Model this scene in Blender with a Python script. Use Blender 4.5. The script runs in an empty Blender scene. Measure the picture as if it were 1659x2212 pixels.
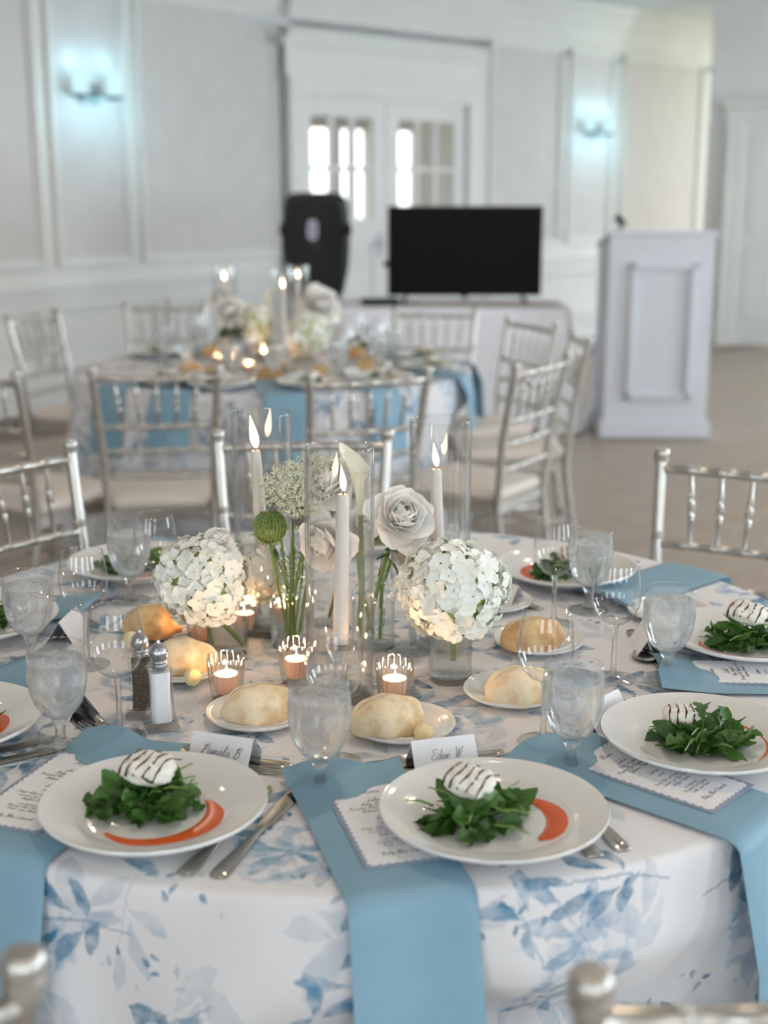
import bpy, math, random
from mathutils import Vector, Matrix, Euler, Quaternion
random.seed(7)
PI = math.pi
scn = bpy.context.scene
COL = scn.collection

# ------------------------------------------------------------------ camera, world, light, exposure
F_PX, PITCH, CAM_H = 2850.0, math.radians(13.6), 1.45
cam_d = bpy.data.cameras.new('camera'); cam = bpy.data.objects.new('camera', cam_d); COL.objects.link(cam)
cam.location = (0, 0, CAM_H); cam.rotation_euler = (PI/2 - PITCH, 0, 0)
cam_d.sensor_fit = 'VERTICAL'; cam_d.sensor_height = 36.0; cam_d.lens = F_PX/2212*36.0
cam_d.clip_start = 0.02; cam_d.clip_end = 200
cam_d.dof.use_dof = True; cam_d.dof.focus_distance = 1.80; cam_d.dof.aperture_fstop = 2.9
scn.camera = cam
vs = scn.view_settings
vs.view_transform = 'Standard'; vs.look = 'None'; vs.gamma = 1.0; vs.use_curve_mapping = False
vs.exposure = 0.50
cy = scn.cycles
cy.max_bounces = 9; cy.diffuse_bounces = 4; cy.glossy_bounces = 4; cy.transmission_bounces = 7
cy.transparent_max_bounces = 28; cy.use_light_tree = False; cy.caustics_reflective = False; cy.caustics_refractive = False
cy.sample_clamp_indirect = 6.0

def S(r, g, b):
    f = lambda c: ((c/255)/12.92 if c/255 <= 0.04045 else ((c/255+0.055)/1.055)**2.4)
    return (f(r), f(g), f(b), 1.0)

world = bpy.data.worlds.new('sky'); scn.world = world; world.use_nodes = True
wn = world.node_tree; wn.nodes.clear()
w_out = wn.nodes.new('ShaderNodeOutputWorld'); w_bg = wn.nodes.new('ShaderNodeBackground')
w_tc = wn.nodes.new('ShaderNodeTexCoord'); w_sep = wn.nodes.new('ShaderNodeSeparateXYZ'); w_ramp = wn.nodes.new('ShaderNodeValToRGB')
w_map = wn.nodes.new('ShaderNodeMapRange')
w_map.inputs['From Min'].default_value = -0.25; w_map.inputs['From Max'].default_value = 0.25
wn.links.new(w_tc.outputs['Generated'], w_sep.inputs[0]); wn.links.new(w_sep.outputs['Z'], w_map.inputs['Value'])
wn.links.new(w_map.outputs[0], w_ramp.inputs[0]); wn.links.new(w_ramp.outputs[0], w_bg.inputs[0]); wn.links.new(w_bg.outputs[0], w_out.inputs[0])
w_ramp.color_ramp.elements[0].color = (0.42, 0.46, 0.36, 1); w_ramp.color_ramp.elements[0].position = 0.40
w_ramp.color_ramp.elements[1].color = (0.93, 0.97, 1.0, 1); w_ramp.color_ramp.elements[1].position = 0.52
w_bg.inputs[1].default_value = 2.4
world.cycles.sampling_method = 'NONE'

def area_light(name, loc, aim, sx, sy, power, color):
    d = bpy.data.lights.new(name, 'AREA'); d.shape = 'RECTANGLE'; d.size = sx; d.size_y = sy; d.energy = power; d.color = color
    o = bpy.data.objects.new(name, d); COL.objects.link(o); o.location = loc
    o.rotation_euler = (Vector(aim)-Vector(loc)).to_track_quat('-Z', 'Y').to_euler(); return o
DAY = (0.76, 0.90, 1.0)
WIN_BACK = [-5.4, -2.2, 1.0, 4.2]          # window centres along the wall behind the photographer
WIN_RIGHT = [-1.2, 2.4, 6.0, 9.6]          # and along the right-hand wall
Y_BACK, X_RIGHT = -3.6, 6.4
for i, x in enumerate(WIN_BACK): area_light('daylight_back', (x, Y_BACK-0.06, 1.65), (x, 5, 1.65), 1.5, 2.0, 31, DAY)
for i, y in enumerate(WIN_RIGHT): area_light('daylight_side', (X_RIGHT+0.06, y, 1.65), (0, y, 1.65), 1.5, 2.0, (70, 84, 118, 108)[i], DAY)

# ------------------------------------------------------------------ helpers
def un(px, py, z):
    d = Vector((0, math.cos(PITCH), -math.sin(PITCH))) + Vector(((px-829.5)/F_PX, 0, 0)) + Vector((0, math.sin(PITCH), math.cos(PITCH)))*((1106-py)/F_PX)
    t = (z-CAM_H)/d.z
    return Vector((d.x*t, d.y*t, z))
def un_y(px, py, y):
    d = Vector((0, math.cos(PITCH), -math.sin(PITCH))) + Vector(((px-829.5)/F_PX, 0, 0)) + Vector((0, math.sin(PITCH), math.cos(PITCH)))*((1106-py)/F_PX)
    t = y/d.y
    return Vector((d.x*t, y, CAM_H+d.z*t))

class MB:
    def __init__(s): s.v = []; s.f = []; s.uv = {}
    def add(s, vs_, fs):
        o = len(s.v); s.v += [tuple(v) for v in vs_]; s.f += [tuple(i+o for i in f) for f in fs]; return s
    def box(s, c, d, rz=0, M=None):
        vs_ = []
        for i in (-.5, .5):
            for j in (-.5, .5):
                for k in (-.5, .5):
                    p = Vector((i*d[0], j*d[1], k*d[2]))
                    if rz: p = Matrix.Rotation(rz, 3, 'Z') @ p
                    p = p + Vector(c)
                    if M: p = M @ p
                    vs_.append(p)
        return s.add(vs_, [(0,1,3,2),(4,6,7,5),(0,4,5,1),(2,3,7,6),(0,2,6,4),(1,5,7,3)])
    def lathe(s, prof, n=24, c=(0,0,0), rad=None, close=False):
        """prof: list of (r,z); r==0 makes a pole"""
        idx = []; vs_ = []
        for (r, z) in prof:
            if r <= 1e-7: idx.append([len(vs_)]); vs_.append((c[0], c[1], c[2]+z))
            else:
                row = []
                for i in range(n):
                    a = 2*PI*i/n; rr = r*(rad(a, z) if rad else 1)
                    row.append(len(vs_)); vs_.append((c[0]+rr*math.cos(a), c[1]+rr*math.sin(a), c[2]+z))
                idx.append(row)
        fs = []
        pairs = list(zip(idx[:-1], idx[1:]))
        if close: pairs.append((idx[-1], idx[0]))
        for A, B in pairs:
            if len(A) == 1 and len(B) == 1: continue
            for i in range(n):
                j = (i+1) % n
                if len(A) == 1: fs.append((A[0], B[j], B[i]))
                elif len(B) == 1: fs.append((A[i], A[j], B[0]))
                else: fs.append((A[i], A[j], B[j], B[i]))
        return s.add(vs_, fs)
    def tube(s, path, rad, n=8, caps=True):
        """path of points, rad number or list; (w,t) tuples make an ellipse"""
        P = [Vector(p) for p in path]; N = len(P); vs_ = []; fs = []
        up = Vector((0, 0, 1))
        t0 = (P[1]-P[0]).normalized()
        if abs(t0.dot(up)) > .95: up = Vector((0, 1, 0))
        for k in range(N):
            t = (P[min(k+1, N-1)]-P[max(k-1, 0)]).normalized()
            b = t.cross(up)
            if b.length < 1e-5: b = t.cross(Vector((1, 0, 0)))
            b.normalize(); u2 = b.cross(t).normalized(); up = u2 if abs(t.z) > .9 or abs(t0.z) > .9 else up
            r = rad[k] if isinstance(rad, (list,)) else rad
            rw, rt = r if isinstance(r, tuple) else (r, r)
            for i in range(n):
                a = 2*PI*i/n; vs_.append(P[k]+b*(rw*math.cos(a))+u2*(rt*math.sin(a)))
        for k in range(N-1):
            for i in range(n):
                j = (i+1) % n; fs.append((k*n+i, k*n+j, (k+1)*n+j, (k+1)*n+i))
        if caps: fs.append(tuple(range(n-1, -1, -1))); fs.append(tuple((N-1)*n+i for i in range(n)))
        return s.add(vs_, fs)
    def grid(s, fn, nu, nv, wrap=False):
        vs_ = [fn(i/(nu-(0 if wrap else 1)), j/(nv-1)) for j in range(nv) for i in range(nu)]
        fs = []
        for j in range(nv-1):
            for i in range(nu if wrap else nu-1):
                a = j*nu+i; b = j*nu+(i+1) % nu; fs.append((a, b, b+nu, a+nu))
        return s.add(vs_, fs)
    def sphere(s, c, r, n=12, m=8):
        r = r if isinstance(r, (tuple, list)) else (r, r, r)
        prof = [(math.sin(PI*k/m), -math.cos(PI*k/m)) for k in range(m+1)]; prof[0] = (0, -1); prof[-1] = (0, 1)
        o = len(s.v); s.lathe(prof, n)
        for i in range(o, len(s.v)): x, y, z = s.v[i]; s.v[i] = (c[0]+x*r[0], c[1]+y*r[1], c[2]+z*r[2])
        return s
    def prism(s, poly, z0, z1):
        n = len(poly); vs_ = [(x, y, z0) for x, y in poly]+[(x, y, z1) for x, y in poly]
        return s.add(vs_, [tuple(range(n-1, -1, -1)), tuple(range(n, 2*n))]+[(i, (i+1) % n, n+(i+1) % n, n+i) for i in range(n)])
    def mesh(s, name, smooth=True, sharp=40):
        me = bpy.data.meshes.new(name); me.from_pydata(s.v, [], s.f); me.update()
        import bmesh
        b = bmesh.new(); b.from_mesh(me); bmesh.ops.recalc_face_normals(b, faces=b.faces); b.to_mesh(me); b.free()
        if smooth:
            me.polygons.foreach_set('use_smooth', [True]*len(me.polygons))
            try: me.set_sharp_from_angle(angle=math.radians(sharp))
            except Exception: pass
        return me

CACHE = {}
def put(name, me, mat, parent=None, loc=(0,0,0), rot=(0,0,0), scale=(1,1,1), M=None):
    """link ONE mesh object; me is a mesh or an MB"""
    if isinstance(me, MB): me = me.mesh(name)
    if mat is not None and not me.materials: me.materials.append(mat)
    o = bpy.data.objects.new(name, me); COL.objects.link(o)
    if M is not None: o.matrix_local = M
    else: o.location = loc; o.rotation_euler = rot; o.scale = scale if not isinstance(scale, (int, float)) else (scale,)*3
    if parent is not None: o.parent = parent
    return o
def cached(key, fn, smooth=True, sharp=40):
    if key not in CACHE:
        r = fn(); CACHE[key] = r.mesh(key, smooth, sharp) if isinstance(r, MB) else r
    return CACHE[key]
def tag(o, label, cat, group=None, kind=None):
    if label: o['label'] = label
    if cat: o['category'] = cat
    if group: o['group'] = group
    if kind: o['kind'] = kind
    return o
def thing(name, label, cat, loc=(0,0,0), rz=0, group=None, rot=None):
    o = bpy.data.objects.new(name, None); COL.objects.link(o); o.empty_display_size = .05
    o.location = loc; o.rotation_euler = rot if rot else (0, 0, rz)
    return tag(o, label, cat, group)

# ------------------------------------------------------------------ node maths and materials
class V:
    def __init__(s, nt, sock): s.nt = nt; s.s = sock
    def _b(s, op, o, rev=False, clamp=False):
        n = s.nt.nodes.new('ShaderNodeMath'); n.operation = op; n.use_clamp = clamp
        a, b = (o, s) if rev else (s, o)
        for i, q in enumerate((a, b)):
            if q is None: continue
            if isinstance(q, V): s.nt.links.new(q.s, n.inputs[i])
            else: n.inputs[i].default_value = q
        return V(s.nt, n.outputs[0])
    def __add__(s, o): return s._b('ADD', o)
    __radd__ = __add__
    def __sub__(s, o): return s._b('SUBTRACT', o)
    def __rsub__(s, o): return s._b('SUBTRACT', o, True)
    def __mul__(s, o): return s._b('MULTIPLY', o)
    __rmul__ = __mul__
    def __truediv__(s, o): return s._b('DIVIDE', o)
    def __pow__(s, o): return s._b('POWER', o)
    def fn(s, op): return s._b(op, None)
    def clamp(s): return s._b('ADD', 0.0, clamp=True)
    def max(s, o): return s._b('MAXIMUM', o)
    def min(s, o): return s._b('MINIMUM', o)
    def step(s, lo, hi): return ((s-lo)*(1.0/(hi-lo))).clamp()

def new_mat(name):
    m = bpy.data.materials.new(name); m.use_nodes = True; nt = m.node_tree; nt.nodes.clear()
    out = nt.nodes.new('ShaderNodeOutputMaterial'); return m, nt, out
def setin(n, k, v):
    for kk in (k if isinstance(k, tuple) else (k,)):
        if kk in n.inputs: n.inputs[kk].default_value = v; return
def noise(nt, scale, detail=3, vec=None, coord='Object', rough=.55):
    n = nt.nodes.new('ShaderNodeTexNoise'); n.inputs['Scale'].default_value = scale; n.inputs['Detail'].default_value = detail; n.inputs['Roughness'].default_value = rough
    if vec is None: tc = nt.nodes.new('ShaderNodeTexCoord'); vec = tc.outputs[coord]
    nt.links.new(vec, n.inputs['Vector']); return V(nt, n.outputs['Fac'])
def mixc(nt, fac, a, b):
    n = nt.nodes.new('ShaderNodeMix'); n.data_type = 'RGBA'
    if isinstance(fac, V): nt.links.new(fac.s, n.inputs[0])
    else: n.inputs[0].default_value = fac
    for i, q in ((6, a), (7, b)):
        if hasattr(q, 'is_linked') or isinstance(q, bpy.types.NodeSocket): nt.links.new(q, n.inputs[i])
        else: n.inputs[i].default_value = q
    return n.outputs[2]
def pm(name, col, rough=.5, metal=0., col2=None, nscale=20, ncon=(.35, .65), bump=0., bscale=None, spec=.5, sss=0., sssr=(.01,.006,.004), trans=0., coat=0., rnd=None, coord='Object'):
    m, nt, out = new_mat(name)
    p = nt.nodes.new('ShaderNodeBsdfPrincipled'); nt.links.new(p.outputs[0], out.inputs[0])
    setin(p, 'Base Color', col); setin(p, 'Roughness', rough); setin(p, 'Metallic', metal); setin(p, 'Specular IOR Level', spec)
    setin(p, 'Coat Weight', coat)
    if sss: setin(p, 'Subsurface Weight', sss); setin(p, 'Subsurface Radius', sssr); setin(p, 'Subsurface Scale', 1.0)
    c = None
    if col2 is not None:
        f = noise(nt, nscale, coord=coord).step(*ncon); c = mixc(nt, f, col, col2)
    if rnd is not None:
        oi = nt.nodes.new('ShaderNodeObjectInfo'); c = mixc(nt, V(nt, oi.outputs['Random']), c if c is not None else col, rnd)
    if c is not None: nt.links.new(c, p.inputs['Base Color'])
    if bump:
        b = nt.nodes.new('ShaderNodeBump'); b.inputs['Strength'].default_value = bump; b.inputs['Distance'].default_value = .002
        nt.links.new(noise(nt, bscale or nscale, coord=coord).s, b.inputs['Height']); nt.links.new(b.outputs[0], p.inputs['Normal'])
    if trans:
        t = nt.nodes.new('ShaderNodeBsdfTranslucent'); t.inputs[0].default_value = col
        if c is not None: nt.links.new(c, t.inputs[0])
        mx = nt.nodes.new('ShaderNodeMixShader'); mx.inputs[0].default_value = trans
        nt.links.new(p.outputs[0], mx.inputs[1]); nt.links.new(t.outputs[0], mx.inputs[2]); nt.links.new(mx.outputs[0], out.inputs[0])
    return m
def emit(name, col, strength):
    m, nt, out = new_mat(name); e = nt.nodes.new('ShaderNodeEmission'); e.inputs[0].default_value = col; e.inputs[1].default_value = strength
    nt.links.new(e.outputs[0], out.inputs[0]); return m
def thin_glass(name, edge=(.72,.78,.80,1), base=.035, power=3.2, gain=.75, mist=0., mist_scale=30, mist_z=None, edge_pow=2.5):
    """thin wall: clear through, mirror-like at grazing angles, with optional condensation film"""
    m, nt, out = new_mat(name)
    lw = nt.nodes.new('ShaderNodeLayerWeight'); lw.inputs[0].default_value = .5; fac = V(nt, lw.outputs['Facing'])
    tr = nt.nodes.new('ShaderNodeBsdfTransparent'); gl = nt.nodes.new('ShaderNodeBsdfGlossy'); gl.inputs['Roughness'].default_value = 0.0
    nt.links.new(mixc(nt, (fac**edge_pow), (1,1,1,1), edge), tr.inputs[0])
    mx = nt.nodes.new('ShaderNodeMixShader'); nt.links.new(((fac**power)*gain+base).clamp().s, mx.inputs[0])
    nt.links.new(tr.outputs[0], mx.inputs[1]); nt.links.new(gl.outputs[0], mx.inputs[2]); sh = mx.outputs[0]
    if mist:
        df = nt.nodes.new('ShaderNodeBsdfDiffuse'); df.inputs[0].default_value = (.86,.9,.93,1)
        tl = nt.nodes.new('ShaderNodeBsdfTranslucent'); tl.inputs[0].default_value = (.88,.92,.95,1)
        ad = nt.nodes.new('ShaderNodeMixShader'); ad.inputs[0].default_value = .5; nt.links.new(df.outputs[0], ad.inputs[1]); nt.links.new(tl.outputs[0], ad.inputs[2])
        a = noise(nt, mist_scale, 2).step(.2, .8)*.75+noise(nt, 520, 1).step(.58, .66)*.16
        if mist_z:
            tc = nt.nodes.new('ShaderNodeTexCoord'); sp = nt.nodes.new('ShaderNodeSeparateXYZ'); nt.links.new(tc.outputs['Object'], sp.inputs[0])
            z = V(nt, sp.outputs['Z']); a = (a*.6+.4)*z.step(mist_z[0], mist_z[1])*(1.0-z.step(mist_z[2], mist_z[3]))
        m2 = nt.nodes.new('ShaderNodeMixShader'); nt.links.new((a*mist).clamp().s, m2.inputs[0]); nt.links.new(sh, m2.inputs[1]); nt.links.new(ad.outputs[0], m2.inputs[2]); sh = m2.outputs[0]
    nt.links.new(sh, out.inputs[0]); return m
def clear_solid(name, ior=1.33, through=.35, col=(1,1,1,1), rough=0.):
    m, nt, out = new_mat(name)
    g = nt.nodes.new('ShaderNodeBsdfGlass'); g.inputs['IOR'].default_value = ior; g.inputs['Color'].default_value = col; g.inputs['Roughness'].default_value = rough
    t = nt.nodes.new('ShaderNodeBsdfTransparent'); t.inputs[0].default_value = col
    mx = nt.nodes.new('ShaderNodeMixShader'); mx.inputs[0].default_value = through
    nt.links.new(g.outputs[0], mx.inputs[1]); nt.links.new(t.outputs[0], mx.inputs[2]); nt.links.new(mx.outputs[0], out.inputs[0]); return m

def floral_cloth():
    m, nt, out = new_mat('floral_tablecloth')
    p = nt.nodes.new('ShaderNodeBsdfPrincipled'); nt.links.new(p.outputs[0], out.inputs[0]); setin(p, 'Roughness', .85); setin(p, 'Specular IOR Level', .2)
    uvn = nt.nodes.new('ShaderNodeUVMap'); uv0 = uvn.outputs[0]
    # ragged brush edges
    nz = nt.nodes.new('ShaderNodeTexNoise'); nz.inputs['Scale'].default_value = 55; nz.inputs['Detail'].default_value = 2; nt.links.new(uv0, nz.inputs['Vector'])
    sub = nt.nodes.new('ShaderNodeVectorMath'); sub.operation = 'SUBTRACT'; nt.links.new(nz.outputs['Color'], sub.inputs[0]); sub.inputs[1].default_value = (.5,.5,.5)
    sc = nt.nodes.new('ShaderNodeVectorMath'); sc.operation = 'SCALE'; sc.inputs['Scale'].default_value = .012; nt.links.new(sub.outputs[0], sc.inputs[0])
    ad = nt.nodes.new('ShaderNodeVectorMath'); ad.operation = 'ADD'; nt.links.new(uv0, ad.inputs[0]); nt.links.new(sc.outputs[0], ad.inputs[1]); uv = ad.outputs[0]
    wet = noise(nt, 42, 2, vec=uv0).step(.32, .66)          # watercolour pooling
    wet2 = noise(nt, 26, 2, vec=uv0).step(.34, .62)
    def cells(scale, off, rand=.55):
        mp = nt.nodes.new('ShaderNodeMapping'); mp.inputs['Scale'].default_value = (scale,)*3; mp.inputs['Location'].default_value = off; nt.links.new(uv, mp.inputs['Vector'])
        vo = nt.nodes.new('ShaderNodeTexVoronoi'); vo.voronoi_dimensions = '2D'; vo.inputs['Scale'].default_value = 1.0; vo.inputs['Randomness'].default_value = rand
        nt.links.new(mp.outputs[0], vo.inputs['Vector'])
        d = nt.nodes.new('ShaderNodeVectorMath'); d.operation = 'SUBTRACT'; nt.links.new(mp.outputs[0], d.inputs[0]); nt.links.new(vo.outputs['Position'], d.inputs[1])
        sx = nt.nodes.new('ShaderNodeSeparateXYZ'); nt.links.new(d.outputs[0], sx.inputs[0]); x, y = V(nt, sx.outputs[0]), V(nt, sx.outputs[1])
        sr = nt.nodes.new('ShaderNodeSeparateColor'); nt.links.new(vo.outputs['Color'], sr.inputs[0]); r, g, b = [V(nt, sr.outputs[i]) for i in range(3)]
        a = r*(2*PI); c, s_ = a.fn('COSINE'), a.fn('SINE')
        return x*c+y*s_, y*c-x*s_, g, b
    def leaf(x, y, x0, y0, ang, L, W, bend=0.):
        ca, sa = math.cos(ang), math.sin(ang)
        dx, dy = x-x0, y-y0
        u = (dx*ca+dy*sa)*(1/L); v = dy*ca-dx*sa
        if bend: v = v-(u*u)*bend
        hw = (1.0-u*u).max(0.0)*(u*.45+1.0)*W
        return (hw-v.fn('ABSOLUTE')).step(0.0, W*.22)
    def stem(x, y, x0, x1, w, bend):
        v = (y-(x*x)*bend).fn('ABSOLUTE')
        return (w-v).step(0, w)*(x-x0).step(0, .03)*(x1-x).step(0, .03)
    col = S(231, 230, 232)
    def layer(base, fac, c): return mixc(nt, fac.clamp(), base, c)
    # ghost leaves
    x, y, g, b = cells(5.6, (3.1, 1.7, 0), .7)
    k = leaf(x, y, .05, .06, .5, .30, .10, .05).max(leaf(x, y, -.1, -.1, 2.2, .22, .08, -.04)).max(leaf(x, y, .12, -.16, -.6, .2, .07, .03))
    col = layer(col, k*g.step(.08, .12)*(wet2*.26+.10), S(132, 160, 186))
    # cabbage roses
    x, y, g, b = cells(3.5, (.4, 5.2, 0), .5)
    r = (x*x+y*y).fn('SQRT'); th = V(nt, None); at = nt.nodes.new('ShaderNodeMath'); at.operation = 'ARCTAN2'; nt.links.new(y.s, at.inputs[0]); nt.links.new(x.s, at.inputs[1]); th = V(nt, at.outputs[0])
    n1 = noise(nt, 22, 3, vec=uv0); rr = r+(n1-.5)*.16
    pet = ((th*4.0+rr*26.0+n1*7.0).fn('SINE')*.5+.5).step(.35, .75)
    pet2 = ((th*7.0-rr*38.0+n1*9.0).fn('SINE')*.5+.5).step(.5, .8)
    k = (0.27-rr).step(0, .05)*g.step(.1, .14)
    col = layer(col, k*(pet*.42+pet2*.34*wet+.06), S(116, 156, 188))
    # long sprays with several leaves
    x, y, g, b = cells(3.7, (1.3, .2, 0), .5)
    lv = leaf(x, y, .02, .10, .75, .115, .036, .02)
    for (x0, y0, a_, L, W, bd) in [(.14, .10, .45, .12, .034, -.02), (-.10, .06, 1.1, .10, .034, .02), (.06, -.09, -.8, .11, .036, -.02), (-.07, -.10, -1.2, .10, .033, .02), (.25, -.01, -.05, .11, .035, .02)]:
        lv = lv.max(leaf(x, y, x0, y0, a_, L, W, bd))
    k = lv*(wet*.6+.34); k = k.max(stem(x, y, -.32, .22, .009, .25)*.6)
    col = layer(col, k*g.step(.02, .04), S(76, 127, 160))
    # paired dark leaves
    x, y, g, b = cells(4.6, (7.7, 2.9, 0), .6)
    lv = leaf(x, y, .07, .10, 1.0, .14, .05, .03).max(leaf(x, y, .13, -.06, -.35, .15, .05, -.03)).max(leaf(x, y, -.13, .02, 2.9, .10, .035, .02))
    k = lv*(wet*.62+.3); k = k.max(stem(x, y, -.3, .1, .011, -.3)*.5)
    col = layer(col, k*g.step(.06, .1), mixc(nt, b.step(.3, .7), S(62, 112, 146), S(104, 150, 180)))
    x, y, g, b = cells(4.1, (9.4, 6.6, 0), .5)
    lv = leaf(x, y, .10, .09, .6, .15, .045, .03).max(leaf(x, y, -.06, .12, 1.35, .12, .04, -.02)).max(leaf(x, y, .03, -.11, -1.0, .13, .042, .03)).max(leaf(x, y, .24, .02, .15, .12, .04, -.02))
    k = (lv*(wet*.55+.2)).max(stem(x, y, -.34, .2, .008, -.2)*.45)
    col = layer(col, k*g.step(.12, .16), S(102, 148, 182))
    # berry sprigs: many little dabs gathered in patches
    x, y, g, b = cells(46., (.3, .9, 0), .8)
    dab = leaf(x, y, 0, 0, .4, .36, .17)
    x2, y2, g2, b2 = cells(7.0, (4.2, 8.8, 0), .6)
    patch = (0.36-((x2*x2*.7+y2*y2*2.6).fn('SQRT')+(n1-.5)*.2)).step(0, .1)*g2.step(.12, .16)
    col = layer(col, dab*patch*g.step(.2, .3)*(wet*.5+.4), S(88, 134, 168))
    nt.links.new(col, p.inputs['Base Color'])
    wv = nt.nodes.new('ShaderNodeTexNoise'); wv.inputs['Scale'].default_value = 900; nt.links.new(uv0, wv.inputs['Vector'])
    b_ = nt.nodes.new('ShaderNodeBump'); b_.inputs['Strength'].default_value = .15; b_.inputs['Distance'].default_value = .0005; nt.links.new(wv.outputs['Fac'], b_.inputs['Height']); nt.links.new(b_.outputs[0], p.inputs['Normal'])
    return m

M = {}
M['cloth'] = floral_cloth()
M['wall'] = pm('painted_woodwork', S(226, 224, 219), .55, col2=S(222, 220, 216), nscale=3)
M['panel'] = pm('greige_wall_covering', S(212, 207, 203), .8, col2=S(207, 202, 199), nscale=5)
M['ceil'] = pm('ceiling_paint', S(214, 213, 214), .9, col2=S(210, 210, 212), nscale=2)
M['plank'] = pm('washed_oak', S(172, 155, 138), .42, col2=S(153, 137, 121), nscale=6, rnd=S(166, 150, 134))
M['floor'] = pm('floor_joint', S(120, 106, 95), .6, col2=S(128, 112, 100), nscale=8)
M['silver'] = pm('silver_lacquer', S(196, 192, 186), .30, .80, col2=S(188, 183, 176), nscale=30)
M['cushion'] = pm('ivory_vinyl', S(226, 215, 205), .6, col2=S(222, 211, 201), nscale=8)
M['porcelain'] = pm('white_porcelain', S(233, 232, 230), .12, col2=S(231, 230, 228), nscale=6, spec=.55, coat=.3)
M['napkin'] = pm('blue_satin_napkin', S(134, 171, 191), .5, col2=S(129, 166, 187), nscale=14, bump=.06, bscale=60, spec=.35)
M['glass'] = thin_glass('wine_glass_wall', edge=(.80,.84,.86,1), base=.065, gain=.8, power=3.0)
M['glass_heavy'] = thin_glass('heavy_glass_wall', edge=(.84,.885,.885,1), base=.055, gain=.85, power=3.4, edge_pow=3.0)
M['goblet'] = thin_glass('misted_goblet_wall', mist=.40, mist_scale=14, mist_z=(.045, .088, .128, .134), base=.06, edge=(.84,.88,.9,1))
M['stem'] = clear_solid('solid_glass', 1.45, .5)
M['water'] = clear_solid('water', 1.33, .4)
M['vasewater'] = clear_solid('vase_water', 1.15, .6, (.98,.995,.985,1))
M['ice'] = clear_solid('ice', 1.10, .80, (.99,.99,1,1), .05)
M['ribbed'] = thin_glass('ribbed_votive_glass', edge=(.7,.66,.6,1), base=.10, gain=.75, power=1.8, edge_pow=1.6)
M['wax'] = pm('white_candle_wax', S(244, 238, 232), .4, col2=S(242, 235, 228), nscale=30, trans=.15)
M['votive_wax'] = pm('glow_tinted_votive_wax', S(255, 226, 204), .4, col2=S(252, 220, 196), nscale=30, trans=.4)  # peach base colour stands for the flame's glow inside the wax
M['wick'] = pm('charred_wick', S(40, 34, 30), .9, col2=S(60, 48, 40), nscale=300)
M['steel'] = pm('polished_steel', S(190, 184, 174), .16, 1.0, col2=S(182, 176, 167), nscale=12)
M['chrome'] = pm('brushed_chrome', S(188, 190, 194), .25, 1.0, col2=S(178, 180, 186), nscale=60)
M['salt'] = pm('table_salt', S(244, 245, 247), .9, col2=S(236, 238, 242), nscale=500)
M['pepper'] = pm('ground_pepper', S(60, 52, 44), .9, col2=S(128, 112, 96), nscale=700, ncon=(.42, .6))
M['card'] = pm('white_card_stock', S(240, 240, 243), .8, col2=S(236, 236, 240), nscale=50)
M['backing'] = pm('slate_card_stock', S(152, 160, 178), .8, col2=S(147, 155, 174), nscale=50)
M['ink'] = pm('grey_ink', S(104, 106, 112), .9, col2=S(96, 98, 104), nscale=200)
M['bread'] = pm('bread_crust', S(243, 224, 190), .7, col2=S(216, 178, 122), nscale=26, ncon=(.45, .7), bump=.8, bscale=120)
M['bread_brown'] = pm('browned_bread_crust', S(226, 192, 140), .65, col2=S(188, 132, 76), nscale=26, ncon=(.4, .66), bump=.5, bscale=90)
M['flour'] = pm('floury_crumb', S(236, 220, 194), .9, col2=S(226, 206, 174), nscale=80, bump=.4, bscale=160)
M['butter'] = pm('butter', S(244, 228, 178), .5, col2=S(240, 220, 164), nscale=60)
M['leaf'] = pm('arugula_leaf', S(70, 112, 42), .45, col2=S(46, 84, 28), nscale=40, trans=.25, rnd=S(92, 134, 66))
M['leafstem'] = pm('arugula_stem', S(124, 152, 82), .45, col2=S(110, 140, 70), nscale=40)
M['cheese'] = pm('goat_cheese', S(240, 236, 228), .75, col2=S(228, 216, 202), nscale=60, ncon=(.5, .75), bump=.9, bscale=110)
M['balsamic'] = pm('balsamic_glaze', S(58, 28, 20), .12, col2=S(78, 36, 24), nscale=120)
M['sauce'] = pm('red_pepper_sauce', S(222, 100, 42), .22, col2=S(214, 90, 34), nscale=30)
M['petal'] = pm('hydrangea_petal', S(253, 253, 251), .6, col2=S(249, 250, 243), nscale=60, trans=.15, rnd=S(250, 251, 242))
M['floret_eye'] = pm('hydrangea_heart', S(214, 222, 158), .7, col2=S(196, 208, 132), nscale=80)
M['rose'] = pm('ivory_rose_petal', S(255, 253, 250), .6, col2=S(253, 249, 244), nscale=40, trans=.12)
M['calla'] = pm('calla_spathe', S(248, 246, 234), .45, col2=S(236, 238, 208), nscale=12, trans=.3)
M['stemgreen'] = pm('flower_stem', S(108, 140, 66), .5, col2=S(92, 122, 52), nscale=40)
M['darkleaf'] = pm('rose_leaf', S(62, 88, 44), .5, col2=S(48, 70, 36), nscale=40)
M['lace'] = pm('lace_umbel', S(246, 244, 230), .8, col2=S(214, 216, 178), nscale=160)
M['greenbud'] = pm('green_umbel', S(152, 164, 98), .7, col2=S(112, 128, 64), nscale=120)
M['black'] = pm('black_plastic', S(30, 32, 32), .55, col2=S(25, 27, 27), nscale=40)
M['grille'] = pm('speaker_grille', S(24, 26, 26), .7, col2=S(18, 20, 20), nscale=300)
M['screen'] = pm('dark_screen', S(14, 13, 11), .45, col2=S(16, 14, 12), nscale=2, spec=.1)
M['leds'] = pm('pale_led_plate', S(196, 190, 214), .4, .2, col2=S(188, 182, 208), nscale=40)  # pale lilac colour stands for the lit LEDs on the loudspeaker
M['podium'] = pm('podium_paint', S(214, 216, 222), .45, col2=S(210, 212, 219), nscale=4)
M['linen'] = pm('white_linen', S(242, 242, 247), .85, col2=S(238, 238, 244), nscale=10)
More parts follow.
